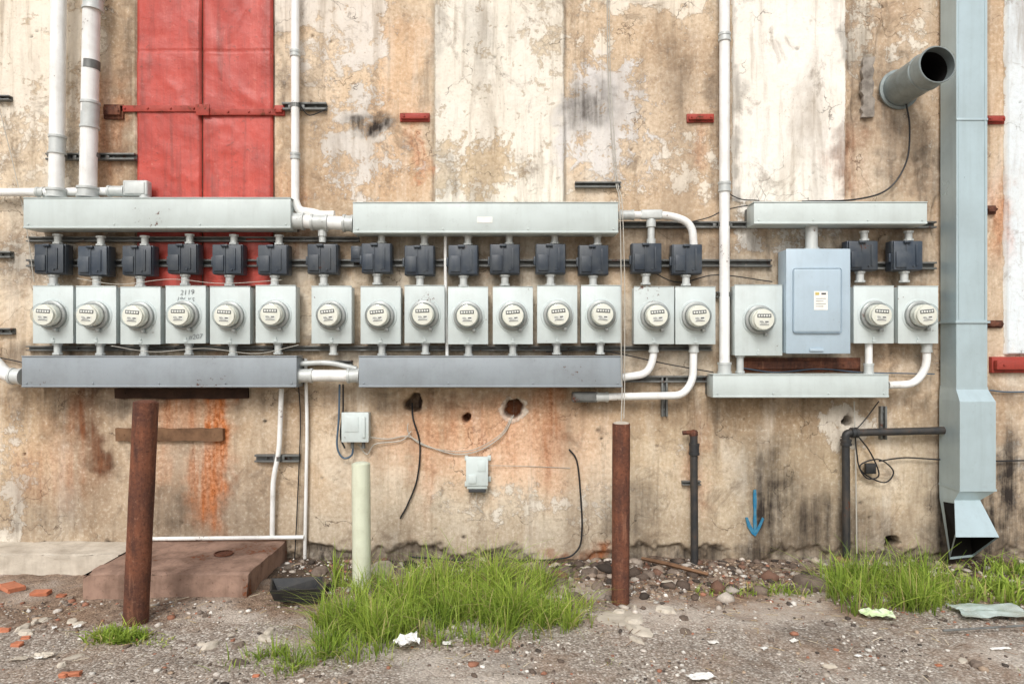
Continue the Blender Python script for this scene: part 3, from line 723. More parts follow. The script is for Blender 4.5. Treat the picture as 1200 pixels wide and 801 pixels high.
for i, f in enumerate(fronts):
    loc = (X(f, DF), -DB, zb_+random.uniform(-.005, .005))
    o = copy_thing(proto, loc)
    if i == 3: o['label'] = 'grey meter box with handwritten numbers on its cover'
    for ch in list(o.children):
        if i >= 13 and ch.name.startswith('conduit_nipple'): bpy.data.objects.remove(ch); continue
        if ch.name.startswith('meter'):
            ch.rotation_euler = (0, random.uniform(-.12, .12), 0); ch.location.x += random.uniform(-.004, .004)
    sockets.append(o)
def rm(o):
    for c_ in list(o.children): rm(c_)
    bpy.data.objects.remove(o)
rm(proto)
h2 = Z(334.5, DF)-Z(416, DF); proto = meter_proto(X(917, DF)-X(862, DF), h2, Z(374, .25)-Z(416, DF))
proto.location = (X(889, DF), -DB, Z(416, DF)); proto['label'] = 'larger grey meter box with round electric meter'
nipple(proto, -.11, Z(440, .2)+.012-Z(416, DF)+.001, -.002, .024, -.055)
def text(s, px, py, size, d, parent, mat, rot=0):
    cu = bpy.data.curves.new('txt', 'FONT'); cu.body = s; cu.size = size; cu.extrude = .0004; cu.align_x = 'CENTER'; cu.shear = .2; cu.offset = -.0006
    to = bpy.data.objects.new('txt', cu); COL.objects.link(to); bpy.context.view_layer.update()
    me = bpy.data.meshes.new_from_object(to.evaluated_get(bpy.context.evaluated_depsgraph_get()))
    bpy.data.objects.remove(to); me.materials.clear(); me.materials.append(mat); me.name = 'handwriting'
    me.transform(Matrix.Rotation(math.pi/2, 4, 'X') @ Matrix.Rotation(rot, 4, 'Z'))
    o = bpy.data.objects.new('handwriting', me); COL.objects.link(o); o.parent = parent; o.location = P(px, py, d)-Vector(parent.location)
text('2119', 219, 345, .048, DF+.0042, sockets[3], M['ink'], .06); text('196 K5', 217, 353, .042, DF+.0042, sockets[3], M['ink'], -.04)
text('#207', 229, 397, .046, DF+.0042, sockets[3], M['ink'], .1)

# ================================================================ BLACK SWITCH BOXES
sz = .205
root = empty('fuse_box', (0, 0, 0), 'small dark slate enamel fuse switch box above a meter', 'fuse box', 'dark fuse boxes above the meters')
D = DF-DB
bm = nb(); box(bm, -sz/2, sz/2, 0, -D+.02, 0, sz, .006); obj('enclosure', bm, M['slate'], (0, 0, 0), root)
bm = nb(); box(bm, -sz/2+.004, sz/2-.004, -D+.0198, -D, .004, sz-.004, .006)
box(bm, -sz/2+.015, -.018, -D+.001, -D-.012, .02, sz*.62, .003); box(bm, -.016, -.008, -D+.001, -D-.006, .0, sz-.01, .001)
box(bm, .05, .062, -D+.001, -D-.008, .03, sz-.03, .002); cyl(bm, (.035, -D, .03), (.035, -D-.01, .03), .006, .006, 8)
box(bm, -sz/2-.014, -sz/2-.001, -D+.05, -D+.025, .06, .12, .002)
obj('cover', bm, M['slate'], (0, -D, 0), root)
bm = nb(); box(bm, -.035, .012, -D+.002, -D-.018, sz-.02, sz-.004, .003)
obj('latch', bm, M['slate'], (0, -D, sz), root)
zbb = Z(321, DF)
nipple(root, .0, zt_-zbb+.009, -.001, .026, -.055); nipple(root, .03, sz+.001, Z(270, .2)-zbb-.012, .024, -.055)
fb = [57, 108, 160, 213, 265.5, 319, 377, 440.5, 491, 542.5, 591.5, 645.5, 696, 758.5, 806, 1012, 1064.5]
for i, f in enumerate(fb):
    o = copy_thing(root, (X(f, DF), -DB, zbb+random.uniform(-.010, .010)))
    ups = [c_ for c_ in o.children if c_.name.startswith('conduit_nipple') and c_.location.z > .1]
    if i in (6, 13, 14):
        for c_ in ups: bpy.data.objects.remove(c_)
    if i >= 15: o.location.z = zbb+.025
rm(root)
bm = nb(); box(bm, X(411, .1), X(424, .1), -.03, -.1, Z(307, .1), Z(288, .1), .004); box(bm, X(413, .1), X(422, .1), -.1005, -.106, Z(303, .1), Z(292, .1), .002)
cyl(bm, P(424, 297, .07), P(431, 297, .07), .012, .012, 10)
obj('junction_box', bm, M['slate'], P(417, 307, .03), None, 'tiny dark junction box beside a fuse box', 'junction box')

# ================================================================ CABINET
dF = .2; cx0, cx1, cz0, cz1 = X(922, dF), X(996, dF), Z(413.5, dF), Z(292, dF)
cab = empty('disconnect_cabinet', ((cx0+cx1)/2, -.045, cz0), 'large blue grey steel disconnect cabinet with raised door', 'electrical cabinet')
bm = nb(); box(bm, cx0, cx1, -.045, -dF+.01, cz0, cz1, .006); obj('enclosure', bm, M['cab'], cab.location, cab)
bm = nb(); box(bm, cx0-.004, cx1+.004, -dF+.0098, -dF, cz0-.004, cz1+.004, .004)
box(bm, X(930, dF+.02), X(987, dF+.02), -dF+.002, -dF-.018, Z(390, dF+.02), Z(314, dF+.02), .018, 4)
box(bm, X(950, dF+.02), X(966, dF+.02), -dF-.001, -dF-.012, cz0+.012, cz0+.03, .002)
dr = obj('door', bm, M['cab'], (cx0, -dF, cz0), cab)
bm = nb(); box(bm, X(954, .22), X(970, .22), -dF-.0182, -dF-.0195, Z(363, .22), Z(341, .22), 0); obj('label_sticker', bm, M['label'], P(962, 363, .22), dr)
bm = nb(); box(bm, X(955.5, .22), X(960, .22), -dF-.0196, -dF-.0205, Z(345.5, .22), Z(342.4, .22), 0); obj('label_band', bm, M['yellow'], P(962, 346, .22), dr)
bm = nb(); box(bm, X(962.6, .22), X(968, .22), -dF-.0196, -dF-.0205, Z(345, .22), Z(343, .22), 0)
for q in range(4): box(bm, X(956, .22), X(968-(q % 2)*3, .22), -dF-.0196, -dF-.0203, Z(350.0+q*3, .22), Z(349.5+q*3, .22), 0)
obj('label_print', bm, M['dial'], P(962, 346, .22), dr)
bm = nb(); box(bm, cx0-.022, cx0-.005, -.10, -.13, Z(372, dF), Z(345, dF), .003); cyl(bm, (cx0-.03, -.115, Z(350, dF)), (cx0-.004, -.115, Z(350, dF)), .012, .012, 10); obj('handle', bm, M['galv'], (cx0-.01, -.115, Z(372, dF)), cab)
bm = nb(); cyl(bm, P(951, 264, .12), (X(951, .12), -.12, cz1+.002), .04, .04, 18); cyl(bm, (X(951, .12), -.12, cz1+.001), (X(951, .12), -.12, cz1+.02), .05, .05, 12)
obj('conduit_nipple', bm, M['galv'], P(951, 290, .12), cab)

# ================================================================ CONDUITS
def conduit(pts, r, mat, lab, couplers=(), rad=.12, cat='pipe', name='conduit', seg=16, group=None):
    p3 = [P(*p) for p in pts]
    bm = nb(); tube(bm, fillet(p3, rad), r, seg)
    o = obj(name, bm, M[mat], p3[-1], None, lab, cat, group)
    if couplers:
        for (p, q, k) in couplers:
            bm = nb(); a_, b_ = P(*p), P(*q); dv = (b_-a_)
            cyl(bm, a_, b_, r*k, r*k, 16); cyl(bm, a_-dv.normalized()*.004, a_+dv.normalized()*.012, r*k*1.1, r*k*1.1, 16); cyl(bm, b_-dv.normalized()*.012, b_+dv.normalized()*.004, r*k*1.1, r*k*1.1, 16)
            obj('coupling', bm, M['galv'] if mat != 'black' else M['black'], a_, o)
    return o
def clamp(px, py, d, r, vertical=True, w=.03):
    bm = nb(); c_ = P(px, py, d)
    ax = Vector((0, 0, 1)) if vertical else Vector((1, 0, 0))
    cyl(bm, c_-ax*w/2, c_+ax*w/2, r*1.12, r*1.12, 18)
    s = Vector((1, 0, 0)) if vertical else Vector((0, 0, 1))
    for sg in (-1, 1):
        q = c_+s*sg*(r*1.5)
        a_ = q-s*.012-ax*w/2; b_ = q+s*.012+ax*w/2
        box(bm, a_.x, b_.x, -.036, -.043, a_.z, b_.z, .001)
    obj('pipe_clamp', bm, M['strut'], c_, None, 'small metal clamp holding a conduit', 'clamp', 'pipe clamps on conduits')
TOP = -230
r1 = .049
conduit([(71.5, TOP, .12), (66, 231, .12)], r1, 'white', 'thick white painted conduit running down the wall', [((67.6, 160, .12), (67.1, 180, .12), 1.06), ((66.2, 222, .12), (66, 231, .12), 1.25)])
conduit([(112, TOP, .12), (103, 231, .12)], .055, 'white', 'thick white conduit with scuffed couplings', [((109.7, -2, .12), (109, 12, .12), 1.14), ((106, 120, .12), (105, 150, .12), 1.04), ((103.2, 220, .12), (103, 231, .12), 1.2)])
bm = nb(); cyl(bm, P(106.9, 72, .12), P(106.5, 82, .12), .0565, .0565, 20); obj('pipe_band', bm, M['strut'], P(106, 82, .12), None, 'dull grey tape band around a white conduit', 'band')
clamp(67, 182, .1, .054); clamp(105, 182, .1, .058)
conduit([(346, TOP, .07), (346, 236, .07)], .028, 'white', 'thin white painted conduit beside the red door', [((346, 60, .07), (346, 66, .07), 1.15), ((346, 180, .07), (346, 186, .07), 1.15)])
clamp(346, 124, .065, .03)
conduit([(849, TOP, .09), (849, 439, .09)], .035, 'white', 'long white conduit running down to the low wireway', [((849, 214, .09), (849, 224, .09), 1.15), ((849, 425, .09), (849, 437, .09), 1.25), ((849, 40, .09), (849, 48, .09), 1.12)])
clamp(849, 263, .08, .037); clamp(849, 345, .08, .037)
conduit([(-60, 226, .08), (150, 224, .08)], .028, 'white', 'horizontal white conduit ending in a fitting', [((44, 225, .08), (52, 225, .08), 1.15), ((128, 224, .08), (146, 224, .08), 1.3)])
bm = nb(); box(bm, X(146, .08), X(175, .08), -.04, -.11, Z(230, .08), Z(212, .08), .012, 3); box(bm, X(149, .08), X(172, .08), -.1105, -.115, Z(228, .08), Z(214, .08), .004); cyl(bm, P(170, 228, .075), P(170, 236, .075), .035, .035, 14)
obj('conduit_fitting', bm, M['galv'], P(160, 230, .04), None, 'grey elbow fitting at the end of a conduit', 'pipe fitting')
conduit([(-60, 404, .14), (-12, 418, .14), (8, 440, .14), (26, 441, .14)], .044, 'white', 'thick white elbow conduit entering the low wireway', [((14, 440.5, .14), (26, 441, .14), 1.2)], .14)
conduit([(343, 259, .13), (414, 262, .13)], .047, 'white', 'thick white conduit joining two upper wireways', [((343, 259, .13), (356, 259.5, .13), 1.18), ((366, 260, .13), (384, 261, .13), 1.16), ((403, 261.5, .13), (414, 262, .13), 1.18)])
bm = nb(); tube(bm, fillet([P(346, 236, .12), P(350, 247, .12), P(372, 250, .12), P(384, 258, .13)], .06), .03, 14); cyl(bm, P(366, 252, .13), P(392, 252, .13), .03, .03, 14)
obj('conduit', bm, M['white'], P(384, 258, .13), None, 'short white conduit bend joining a thicker pipe', 'pipe')
bm = nb(); cyl(bm, P(378, 266, .12), P(378, 284, .12), .024, .024, 14); cyl(bm, P(378, 270, .12), P(378, 277, .12), .031, .031, 10); obj('conduit', bm, M['galv'], P(378, 284, .12), None, 'short grey pipe down to a dark fuse box', 'pipe')
conduit([(348, 440, .13), (421, 440, .13)], .040, 'white', 'thick white conduit joining two lower wireways', [((350, 440, .13), (366, 440, .13), 1.15), ((408, 440, .13), (421, 440, .13), 1.2)])
conduit([(352, 426, .1), (385, 424, .1), (418, 432, .1)], .018, 'galv', 'thin grey conduit above a thicker one', (), .08)
conduit([(725, 252, .11), (786, 252, .11), (811, 262, .11), (813, 289, .11)], .027, 'white', 'white conduit curving down to a dark fuse box', [((727, 252, .11), (742, 252, .11), 1.25)], .12)
bm = nb(); box(bm, X(750, .11), X(776, .11), -.08, -.14, Z(257, .11), Z(246, .11), .014, 3); cyl(bm, P(763, 256, .11), P(763, 289, .11), .024, .024, 14); cyl(bm, P(763, 258, .11), P(763, 266, .11), .033, .033, 12); cyl(bm, P(763, 280, .11), P(763, 287, .11), .031, .031, 12)
obj('conduit_fitting', bm, M['galv'], P(763, 289, .11), None, 'grey tee fitting on the curved conduit', 'pipe fitting')
conduit([(766, 400, .1), (766, 420, .1), (758, 438, .1), (729, 442, .1)], .026, 'white', 'white conduit curving from a meter to the wireway', [((766, 403, .1), (766, 412, .1), 1.25)], .10)
conduit([(813, 400, .1), (812, 446, .1), (800, 463, .1), (700, 465, .1)], .026, 'white', 'white conduit curving under the wireway to a fitting', [((813, 403, .1), (813, 412, .1), 1.25), ((699, 465, .1), (712, 465, .1), 1.25)], .12)
bm = nb(); box(bm, X(670, .1), X(700, .1), -.06, -.13, Z(471, .1), Z(459, .1), .012, 3); box(bm, X(674, .1), X(696, .1), -.1305, -.135, Z(469, .1), Z(461, .1), .003)
obj('conduit_fitting', bm, M['strut'], P(685, 471, .06), None, 'grey box fitting at the end of low conduit', 'pipe fitting')
conduit([(1086, 400, .1), (1086, 430, .1), (1072, 450, .1), (1041, 451, .1)], .026, 'white', 'white conduit curving from a meter to the wireway', [((1086, 403, .1), (1086, 412, .1), 1.25)], .12)
conduit([(1018, 400, .1), (1018, 440, .1)], .024, 'white', 'short white pipe from meter to wireway', [((1018, 426, .1), (1018, 438, .1), 1.3)])
conduit([(522, 275, .08), (522, 330, .08), (524, 418, .08)], .011, 'white', 'thin white pipe between two meters', ())
conduit([(330, 455, .06), (327, 530, .06), (320, 560, .05), (319, 628, .04)], .017, 'white', 'thin white conduit down the lower wall', ())
clamp(326, 537, .055, .018)
conduit([(358, 420, .03), (360, 500, .03), (357, 660, .03)], .012, 'white', 'thin white pipe down the lower wall', ())
conduit([(176, 631, .05), (356, 629, .05)], .014, 'white', 'thin white pipe lying along the wall base', ())
conduit([(1106, 504, .08), (991, 507, .08), (992, 652, .08)], .026, 'black', 'black elbow pipe running down the wall', [((998, 506.8, .08), (1004, 506.6, .08), 1.3), ((991.3, 515, .08), (991.4, 521, .08), 1.3)], .03)
bp = conduit([(813, 506, .07), (814, 672, .09)], .026, 'black', 'black vertical pipe with rusty cap at wall base', [((813.5, 520, .072), (813.5, 532, .073), 1.3)])
bm = nb(); lathe(bm, [(0, .03), (.02, .032), (.035, .024), (.042, .004)], P(813, 510, .07), (-.1, 0, 1), 12); cyl(bm, P(800, 507, .07), P(812, 506, .07), .015, .015, 10)
obj('pipe_cap', bm, M['rust'], P(813, 509, .07), bp)
strut_h(800, 822, 566, 'small strut holding the black pipe', 2.5)

# ================================================================ CABLES
def cable(pts, r, mat, lab):
    p3 = [P(*p) for p in pts]; bm = nb(); tube(bm, smooth(p3), r, 8)
    obj('cable', bm, M[mat], p3[-1], None, lab, 'cable')
cable([(711, -200, .03), (712, 60, .03), (716, 150, .03), (722, 215, .03), (726, 238, .21), (728, 330, .22), (728, 420, .22), (729, 455, .2), (728, 493, .25)], .0035, 'gcable', 'thin grey cable hanging down the whole wall')
cable([(713, -200, .03), (714.5, 60, .03), (719, 150, .03), (724, 215, .03), (729, 238, .21), (732, 330, .22), (732, 420, .22), (732, 455, .2), (731, 490, .25)], .003, 'gcable', 'thin grey cable hanging down the whole wall')
cable([(-30, 20, .03), (5, 150, .03), (28, 250, .05), (40, 330, .06)], .003, 'gcable', 'thin pale cable sagging across the wall')
cable([(-20, 415, .03), (10, 421, .03), (28, 425, .04)], .004, 'cable', 'thin black cable entering the wireway')
cable([(1062, 122, .05), (1066, 150, .04), (1062, 190, .04), (1040, 222, .04), (1000, 234, .04), (940, 236, .05)], .006, 'cable', 'black cable hanging from the vent pipe')
cable([(842, -60, .02), (846, 150, .02), (850, 215, .02), (864, 232, .03), (890, 235, .05)], .004, 'cable', 'thin black cable beside the white conduit')
cable([(800, 262, .05), (830, 255, .05), (850, 246, .06), (880, 240, .08)], .004, 'cable', 'thin black cable entering the upper wireway')
cable([(398, 450, .06), (397, 490, .05), (395, 522, .05), (402, 536, .05), (412, 533, .05), (414, 520, .05)], .007, 'bcable', 'blue grey cable looping into the junction box')
cable([(402, 450, .07), (402, 480, .05), (399, 510, .05), (404, 525, .05)], .006, 'cable', 'black cable beside the junction box')
cable([(432, 512, .05), (455, 514, .02), (478, 511, .02), (500, 522, .02), (535, 532, .02), (565, 526, .02), (590, 508, .02), (602, 486, -.02)], .004, 'gcable', 'pale cable sagging between the wall holes')
cable([(484, 480, -.04), (478, 505, .015), (500, 523, .02), (548, 528, .02), (585, 510, .02), (600, 487, -.02)], .003, 'gcable', 'thin pale wire sagging between the wall holes')
cable([(420, 520, .04), (430, 532, .03), (440, 520, .03), (470, 516, .02), (482, 505, .02)], .004, 'gcable', 'short pale wire curl below the junction box')
cable([(483, 472, -.05), (484, 490, .02), (492, 520, .02), (489, 560, .02), (478, 590, .02), (469, 607, .02)], .006, 'cable', 'black cable hanging from a wall hole')
cable([(667, 526, .01), (676, 540, .02), (680, 575, .02), (682, 620, .02), (676, 645, .03), (650, 655, .05), (560, 657, .05), (480, 652, .06)], .006, 'cable', 'black cable hanging down to the wall base')
cable([(350, 452, .03), (352, 500, .02), (348, 600, .02), (345, 660, .04)], .004, 'cable', 'thin black wire down the lower wall')
cable([(559, 575, .03), (558, 590, .03), (566, 600, .02)], .002, 'gcable', 'tiny white wire under the small box')
cable([(574, 545, .03), (620, 546, .01), (668, 548, .01)], .002, 'gcable', 'thin pale wire running along the wall')
cable([(1005, 510, .08), (1020, 530, .05), (1030, 556, .05), (1016, 560, .05), (1008, 545, .05), (1030, 538, .05), (1047, 552, .05), (1036, 565, .05), (1010, 552, .05), (1004, 530, .05), (1002, 505, .05)], .005, 'cable', 'tangled black cable loop below the black pipe')
cable([(1030, 540, .05), (1060, 536, .04), (1100, 538, .04), (1160, 540, .03), (1240, 538, .03)], .005, 'cable', 'black cable running along the lower wall')
cable([(1001, 470, .05), (1003, 560, .04), (1004, 648, .04)], .005, 'gcable', 'grey wire hanging by the black pipe')
cable([(985, 512, .05), (1006, 500, .05), (1030, 470, .06)], .004, 'cable', 'black wire from the wireway to the pipe')
cable([(1160, 457, .03), (1185, 459, .02), (1250, 457, .02)], .005, 'bcable', 'thin cable running behind the duct')
cable([(870, 431, .03), (910, 436, .03), (960, 432, .03), (1010, 436, .03), (1095, 438, .03)], .004, 'bcable', 'thin blue cable under the meter boxes')
cable([(130, 405, .16), (180, 412, .17), (240, 408, .17), (300, 414, .17), (350, 404, .16)], .002, 'gcable', 'thin wire sagging below the meters')
cable([(90, 326, .16), (140, 333, .16), (200, 327, .16), (260, 332, .16), (330, 328, .16)], .002, 'gcable', 'thin wire running above the meters')
cable([(350, 120, .08), (362, 135, .05), (382, 128, .05)], .004, 'cable', 'short black wire tied to the strut')
cable([(738, 300, .05), (790, 330, .04), (840, 322, .05), (905, 330, .06)], .004, 'cable', 'thin black cable sagging behind the meters')
cable([(640, 412, .06), (700, 410, .08), (780, 426, .05), (836, 436, .06)], .004, 'cable', 'thin black cable running below the meters')
bm = nb(); box(bm, X(1015, .07), X(1027, .07), -.04, -.07, Z(555, .07), Z(543, .07), .004); obj('cable_clip', bm, M['plastic'], P(1022, 556, .04), None, 'small black connector on the cable loop', 'connector')

# ================================================================ JUNCTION BOXES
dJ = .1
r_ = empty('junction_box', P(416, 519, .0), 'grey metal junction box with hinged cover on wall', 'junction box', 'grey junction boxes on the lower wall')
bm = nb(); box(bm, X(401, dJ), X(431, dJ), -.0, -dJ+.012, Z(517, dJ), Z(484, dJ), .004); obj('enclosure', bm, M['box'], r_.location, r_)
bm = nb(); box(bm, X(400, dJ), X(432, dJ), -dJ+.0118, -dJ, Z(518, dJ), Z(483, dJ), .004); box(bm, X(404, dJ), X(420, dJ), -dJ-.0005, -dJ-.004, Z(506, dJ), Z(488, dJ), .001)
box(bm, X(425, dJ), X(428, dJ), -dJ-.0005, -dJ-.012, Z(512, dJ), Z(488, dJ), .001); obj('cover', bm, M['box'], P(416, 518, dJ), r_)
for q in (413, 426):
    bm = nb(); cyl(bm, P(q, 518, .05), P(q, 525, .05), .013, .013, 10); obj('cable_gland', bm, M['strut'], P(q, 526, .05), r_)
dJ = .07
r_ = empty('junction_box', P(559, 575, .0), 'small grey junction box with mounting lugs', 'junction box', 'grey junction boxes on the lower wall')
bm = nb(); box(bm, X(547, dJ), X(571, dJ), -.0, -dJ+.008, Z(573, dJ), Z(536, dJ), .004)
for (a_, b_) in ((544, 572), (571, 566), (544, 541), (571, 541)): box(bm, X(a_, dJ), X(a_+4, dJ), .0, -.012, Z(b_, dJ), Z(b_-6, dJ), .001)
obj('enclosure', bm, M['box'], r_.location, r_)
bm = nb(); box(bm, X(546, dJ), X(572, dJ), -dJ+.0078, -dJ, Z(569, dJ), Z(535, dJ), .003); box(bm, X(549, dJ), X(558, dJ), -dJ-.0005, -dJ-.008, Z(566, dJ), Z(556, dJ), .002); box(bm, X(560, dJ), X(569, dJ), -dJ-.0005, -dJ-.004, Z(552, dJ), Z(540, dJ), .001)
obj('cover', bm, M['box'], P(559, 572, dJ), r_)
bm = nb(); box(bm, X(549, dJ), X(569, dJ), -.02, -.06, Z(577, dJ), Z(573.4, dJ), .002); obj('terminal', bm, M['dial'], P(559, 577, .04), r_)

# ================================================================ VENT PIPE
vp = empty('vent_pipe', (X(1052, 0), 0, Z(106, 0)), 'round sheet metal vent pipe sticking out of the wall', 'vent pipe')
vx, vz = X(1052, 0), Z(106, 0); r = .118
bm = nb(); lathe(bm, [(-.02, r), (.30, r), (.305, r+.006), (.315, r+.006), (.32, r), (.42, r), (.425, r+.004), (.43, r), (.43, r-.006), (.02, r-.006)], (vx, 0, vz), (.03, -1, .02), 40)
obj('pipe', bm, M['ventm'], vp.location, vp)
bm = nb(); cyl(bm, (vx, -.01, vz), (vx, -.012, vz), r-.004, r-.004, 32); lathe(bm, [(.03, r-.007), (.36, r-.007)], (vx, 0, vz), (.03, -1, .02), 40); obj('painted_shade_liner', bm, M['dark'], vp.location, vp)  # near-black disc and liner paint the shade inside the pipe
bm = nb(); lathe(bm, [(0, r+.002), (.004, r+.022), (.018, r+.022), (.022, r+.002)], (vx, -.004, vz), (.03, -1, .02), 40); obj('collar', bm, M['ventm'], vp.location, vp)

# ================================================================ DUCT
def loft(bm, rings, capA=False, capB=False):
    R = [[bm.verts.new(p) for p in rg] for rg in rings]; n = len(R[0])
    for k in range(len(R)-1):
        for i in range(n):
            j = (i+1) % n; bm.faces.new((R[k][i], R[k][j], R[k+1][j], R[k+1][i]))
    if capA: bm.faces.new(R[0][::-1])
    if capB: bm.faces.new(R[-1])
def rg(x0, x1, d0, d1, z0, z1=None):
    z1 = z0 if z1 is None else z1
    return [(x0, -d0, z0), (x1, -d0, z0), (x1, -d1, z1), (x0, -d1, z1)]
duct = empty('ventilation_duct', (3.1, -.1, .35), 'tall galvanised sheet metal duct with angled bottom outlet', 'ventilation duct')
zA = Z(378, .2); zB = Z(456, .2); zC = Z(470, .22); zD = Z(575, .25); zE = Z(590, .22)
xl, xr = 2.994, X(1157, .2)
bm = nb(); loft(bm, [rg(xl, xr, .03, .2, 4.9), rg(xl, xr, .03, .2, zA+.01)], True)
obj('upper_section', bm, M['duct'], (3.1, -.1, zA), duct, sm=False)
bm = nb()
loft(bm, [rg(xl-.012, xr+.012, .02, .212, zA+.012), rg(xl-.012, xr+.012, .02, .212, zA-.002)], True, True)
loft(bm, [rg(xl, xr, .03, .2, zA-.002), rg(xl, xr, .03, .2, zB)])
obj('middle_section', bm, M['duct'], (3.1, -.1, zB), duct, sm=False)
bm = nb(); x2, x3 = 2.985, X(1167, .25)
loft(bm, [rg(xl-.003, xr+.003, .027, .203, zB+.015), rg(xl-.003, xr+.003, .027, .203, zB), rg(x2, x3, .03, .25, zC), rg(x2, x3, .03, .25, zD)])
loft(bm, [rg(x2-.004, x3+.004, .03, .254, zD+.012), rg(x2-.004, x3+.004, .03, .254, zD-.002)])
obj('lower_section', bm, M['duct'], (3.1, -.1, zD), duct, sm=False)
bm = nb()
r0 = [(x2, -.03, zD), (x3, -.03, zD), (x3, -.25, zD), (x2, -.25, zD)]
r1_ = [(x2-.004, -.04, zE), (x3-.07, -.04, zE), (x3-.07, -.2, zE+.02), (x2-.004, -.2, zE+.02)]
r2_ = [tuple(P(1113, 655, .12)), tuple(P(1140, 652, .12)), tuple(P(1171, 629, .36)), tuple(P(1120, 629, .36))]
loft(bm, [r0, r1_, r2_])
obj('outlet_hood', bm, M['duct'], (3.1, -.2, zE), duct, sm=False)
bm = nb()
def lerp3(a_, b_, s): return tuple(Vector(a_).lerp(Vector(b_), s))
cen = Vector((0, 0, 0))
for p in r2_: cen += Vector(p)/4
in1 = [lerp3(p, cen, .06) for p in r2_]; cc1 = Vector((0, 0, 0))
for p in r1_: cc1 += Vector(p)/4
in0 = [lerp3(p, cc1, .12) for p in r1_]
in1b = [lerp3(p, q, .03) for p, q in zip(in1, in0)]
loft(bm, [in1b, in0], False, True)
obj('painted_shade_liner', bm, M['dark'], (3.1, -.2, zE), duct, sm=False)  # added near-black liner, paints the shade within the hood mouth
bm = nb(); box(bm, xr-.02, xr-.014, -.2005, -.204, zA+.02, 4.9, .001); box(bm, xl+.012, xl+.018, -.2005, -.203, zA+.02, 4.9, .001)
for zz in (Z(140, .2), Z(-30, .2)): box(bm, xl-.002, xr+.002, -.2005, -.206, zz-.008, zz+.008, .002)
obj('seam', bm, M['duct'], (3.1, -.2, zA), duct)

# ================================================================ WOOD
def plank(px0, px1, py0, py1, d0, d1, mat, lab, name='wooden_plank', axis_='x'):
    bm = nb(); xa, xb, za, zb = X(px0, d1), X(px1, d1), Z(py1, d1), Z(py0, d1)
    n = 14
    rings = []
    for i in range(n+1):
        s = i/n; j = [random.uniform(-.004, .004) for _ in range(4)]
        if axis_ == 'x':
            x = xa+(xb-xa)*s; rings.append([(x, -d0, za+j[0]), (x, -d1+j[1], za+j[0]), (x, -d1+j[2], zb+j[3]), (x, -d0, zb+j[3])])
        else:
            z = za+(zb-za)*s; rings.append([(xa+j[0]*3, -d0, z), (xa+j[0]*3, -d1+j[1], z), (xb+j[3]*3, -d1+j[2], z), (xb+j[3]*3, -d0, z)])
    loft(bm, rings, True, True)
    for s in (.08, .92):
        if axis_ == 'x': cyl(bm, (xa+(xb-xa)*s, -d1, (za+zb)/2), (xa+(xb-xa)*s, -d1-.004, (za+zb)/2), .007, .006, 8)
    obj(name, bm, M[mat], (xa, -d0, za), None, lab, 'plank', None)
plank(135, 261, 502, 516.5, 0, .035, 'wood', 'weathered brown wooden plank fixed to the wall')
plank(134, 290, 455, 467, 0, .03, 'char', 'dark old board under the low wireway')
plank(1011, 1024, 67, 137, 0, .03, 'greywood', 'splintered grey wooden batten on the wall', axis_='z')

# ================================================================ POSTS
def post(pxt, pyt, pxb, pyb, r, mat, lab, capmat, name='bollard_post', group='pipe posts in front of the wall'):
    x, y = G(pxb, pyb); d = -y; top = P(pxt, pyt, d)
    zb0 = float(gh(x, y))-.05
    root = empty(name, (x, y, zb0), lab, 'post', group)
    n = 14; pts = [Vector((x, y, zb0)).lerp(top, i/n) for i in range(n+1)]
    bm = nb(); tube(bm, pts, [r*(1+random.uniform(-.010, .010)) for _ in pts], 28)
    obj('shaft', bm, M[mat], root.location, root)
    ax = (top-pts[0]).normalized()
    bm = nb(); lathe(bm, [(-.01, r*.9), (.004, r*.88), (.010, r*.6), (.012, .002)], top, ax, 20); obj('top_fill', bm, M[capmat], top, root)
    return x, y
post(171, 471, 158.5, 728, .064, 'rust', 'rusty brown steel pipe post leaning in the gravel', 'rust')
post(728, 496, 727, 706, .052, 'rust', 'rusty brown steel pipe post filled with concrete', 'conc')
post(423, 543, 424, 690, .057, 'green', 'pale green painted post standing in the grass', 'green')
def lump(px, py, rx, ry, h, mat, lab, name='concrete_lump', cat='concrete chunk', sd=0):
    x, y = G(px, py); bm = nb(); bmesh.ops.create_icosphere(bm, subdivisions=3, radius=1)
    cs = np.array([v_.co[:] for v_ in bm.verts]); q = np.round(cs*1.6)/1.6
    ks = 1+.5*(fbm(cs[:, 0]*1.3+sd*3.1, cs[:, 1]*1.3+cs[:, 2]*1.1, 7+sd)-.5)+.3*(fbm(cs[:, 0]*4+sd, cs[:, 1]*4+cs[:, 2]*3, 9)-.5)
    cs = cs*.72+q*.28; a_ = sd*1.7; z0 = float(gh(x, y))
    for v_, c_, k in zip(bm.verts, cs, ks):
        xx, yy = c_[0]*rx*k, c_[1]*ry*k
        v_.co = Vector((x+xx*math.cos(a_*.3)-yy*math.sin(a_*.3), y+xx*math.sin(a_*.3)+yy*math.cos(a_*.3), z0+max(min(c_[2], .7+.2*c_[0]*math.sin(a_)), -.3)*h*k))
    obj(name, bm, M[mat], (x, y, 0), None, lab, cat, ang=22)
lump(727, 722, .15, .10, .014, 'conc', 'flat broken concrete footing beside the rusty post', sd=1)
lump(742, 727, .06, .05, .03, 'conc', 'pale concrete chunk beside the rusty post', sd=3)
lump(750, 738, .09, .05, .010, 'conc', 'flat pale concrete patch in the gravel', sd=4)
lump(780, 716, .06, .04, .03, 'conc', 'pale stone lying in the gravel', sd=5)
lump(448, 670, .08, .06, .09, 'conc', 'pale concrete chunk by the wall base', sd=6)
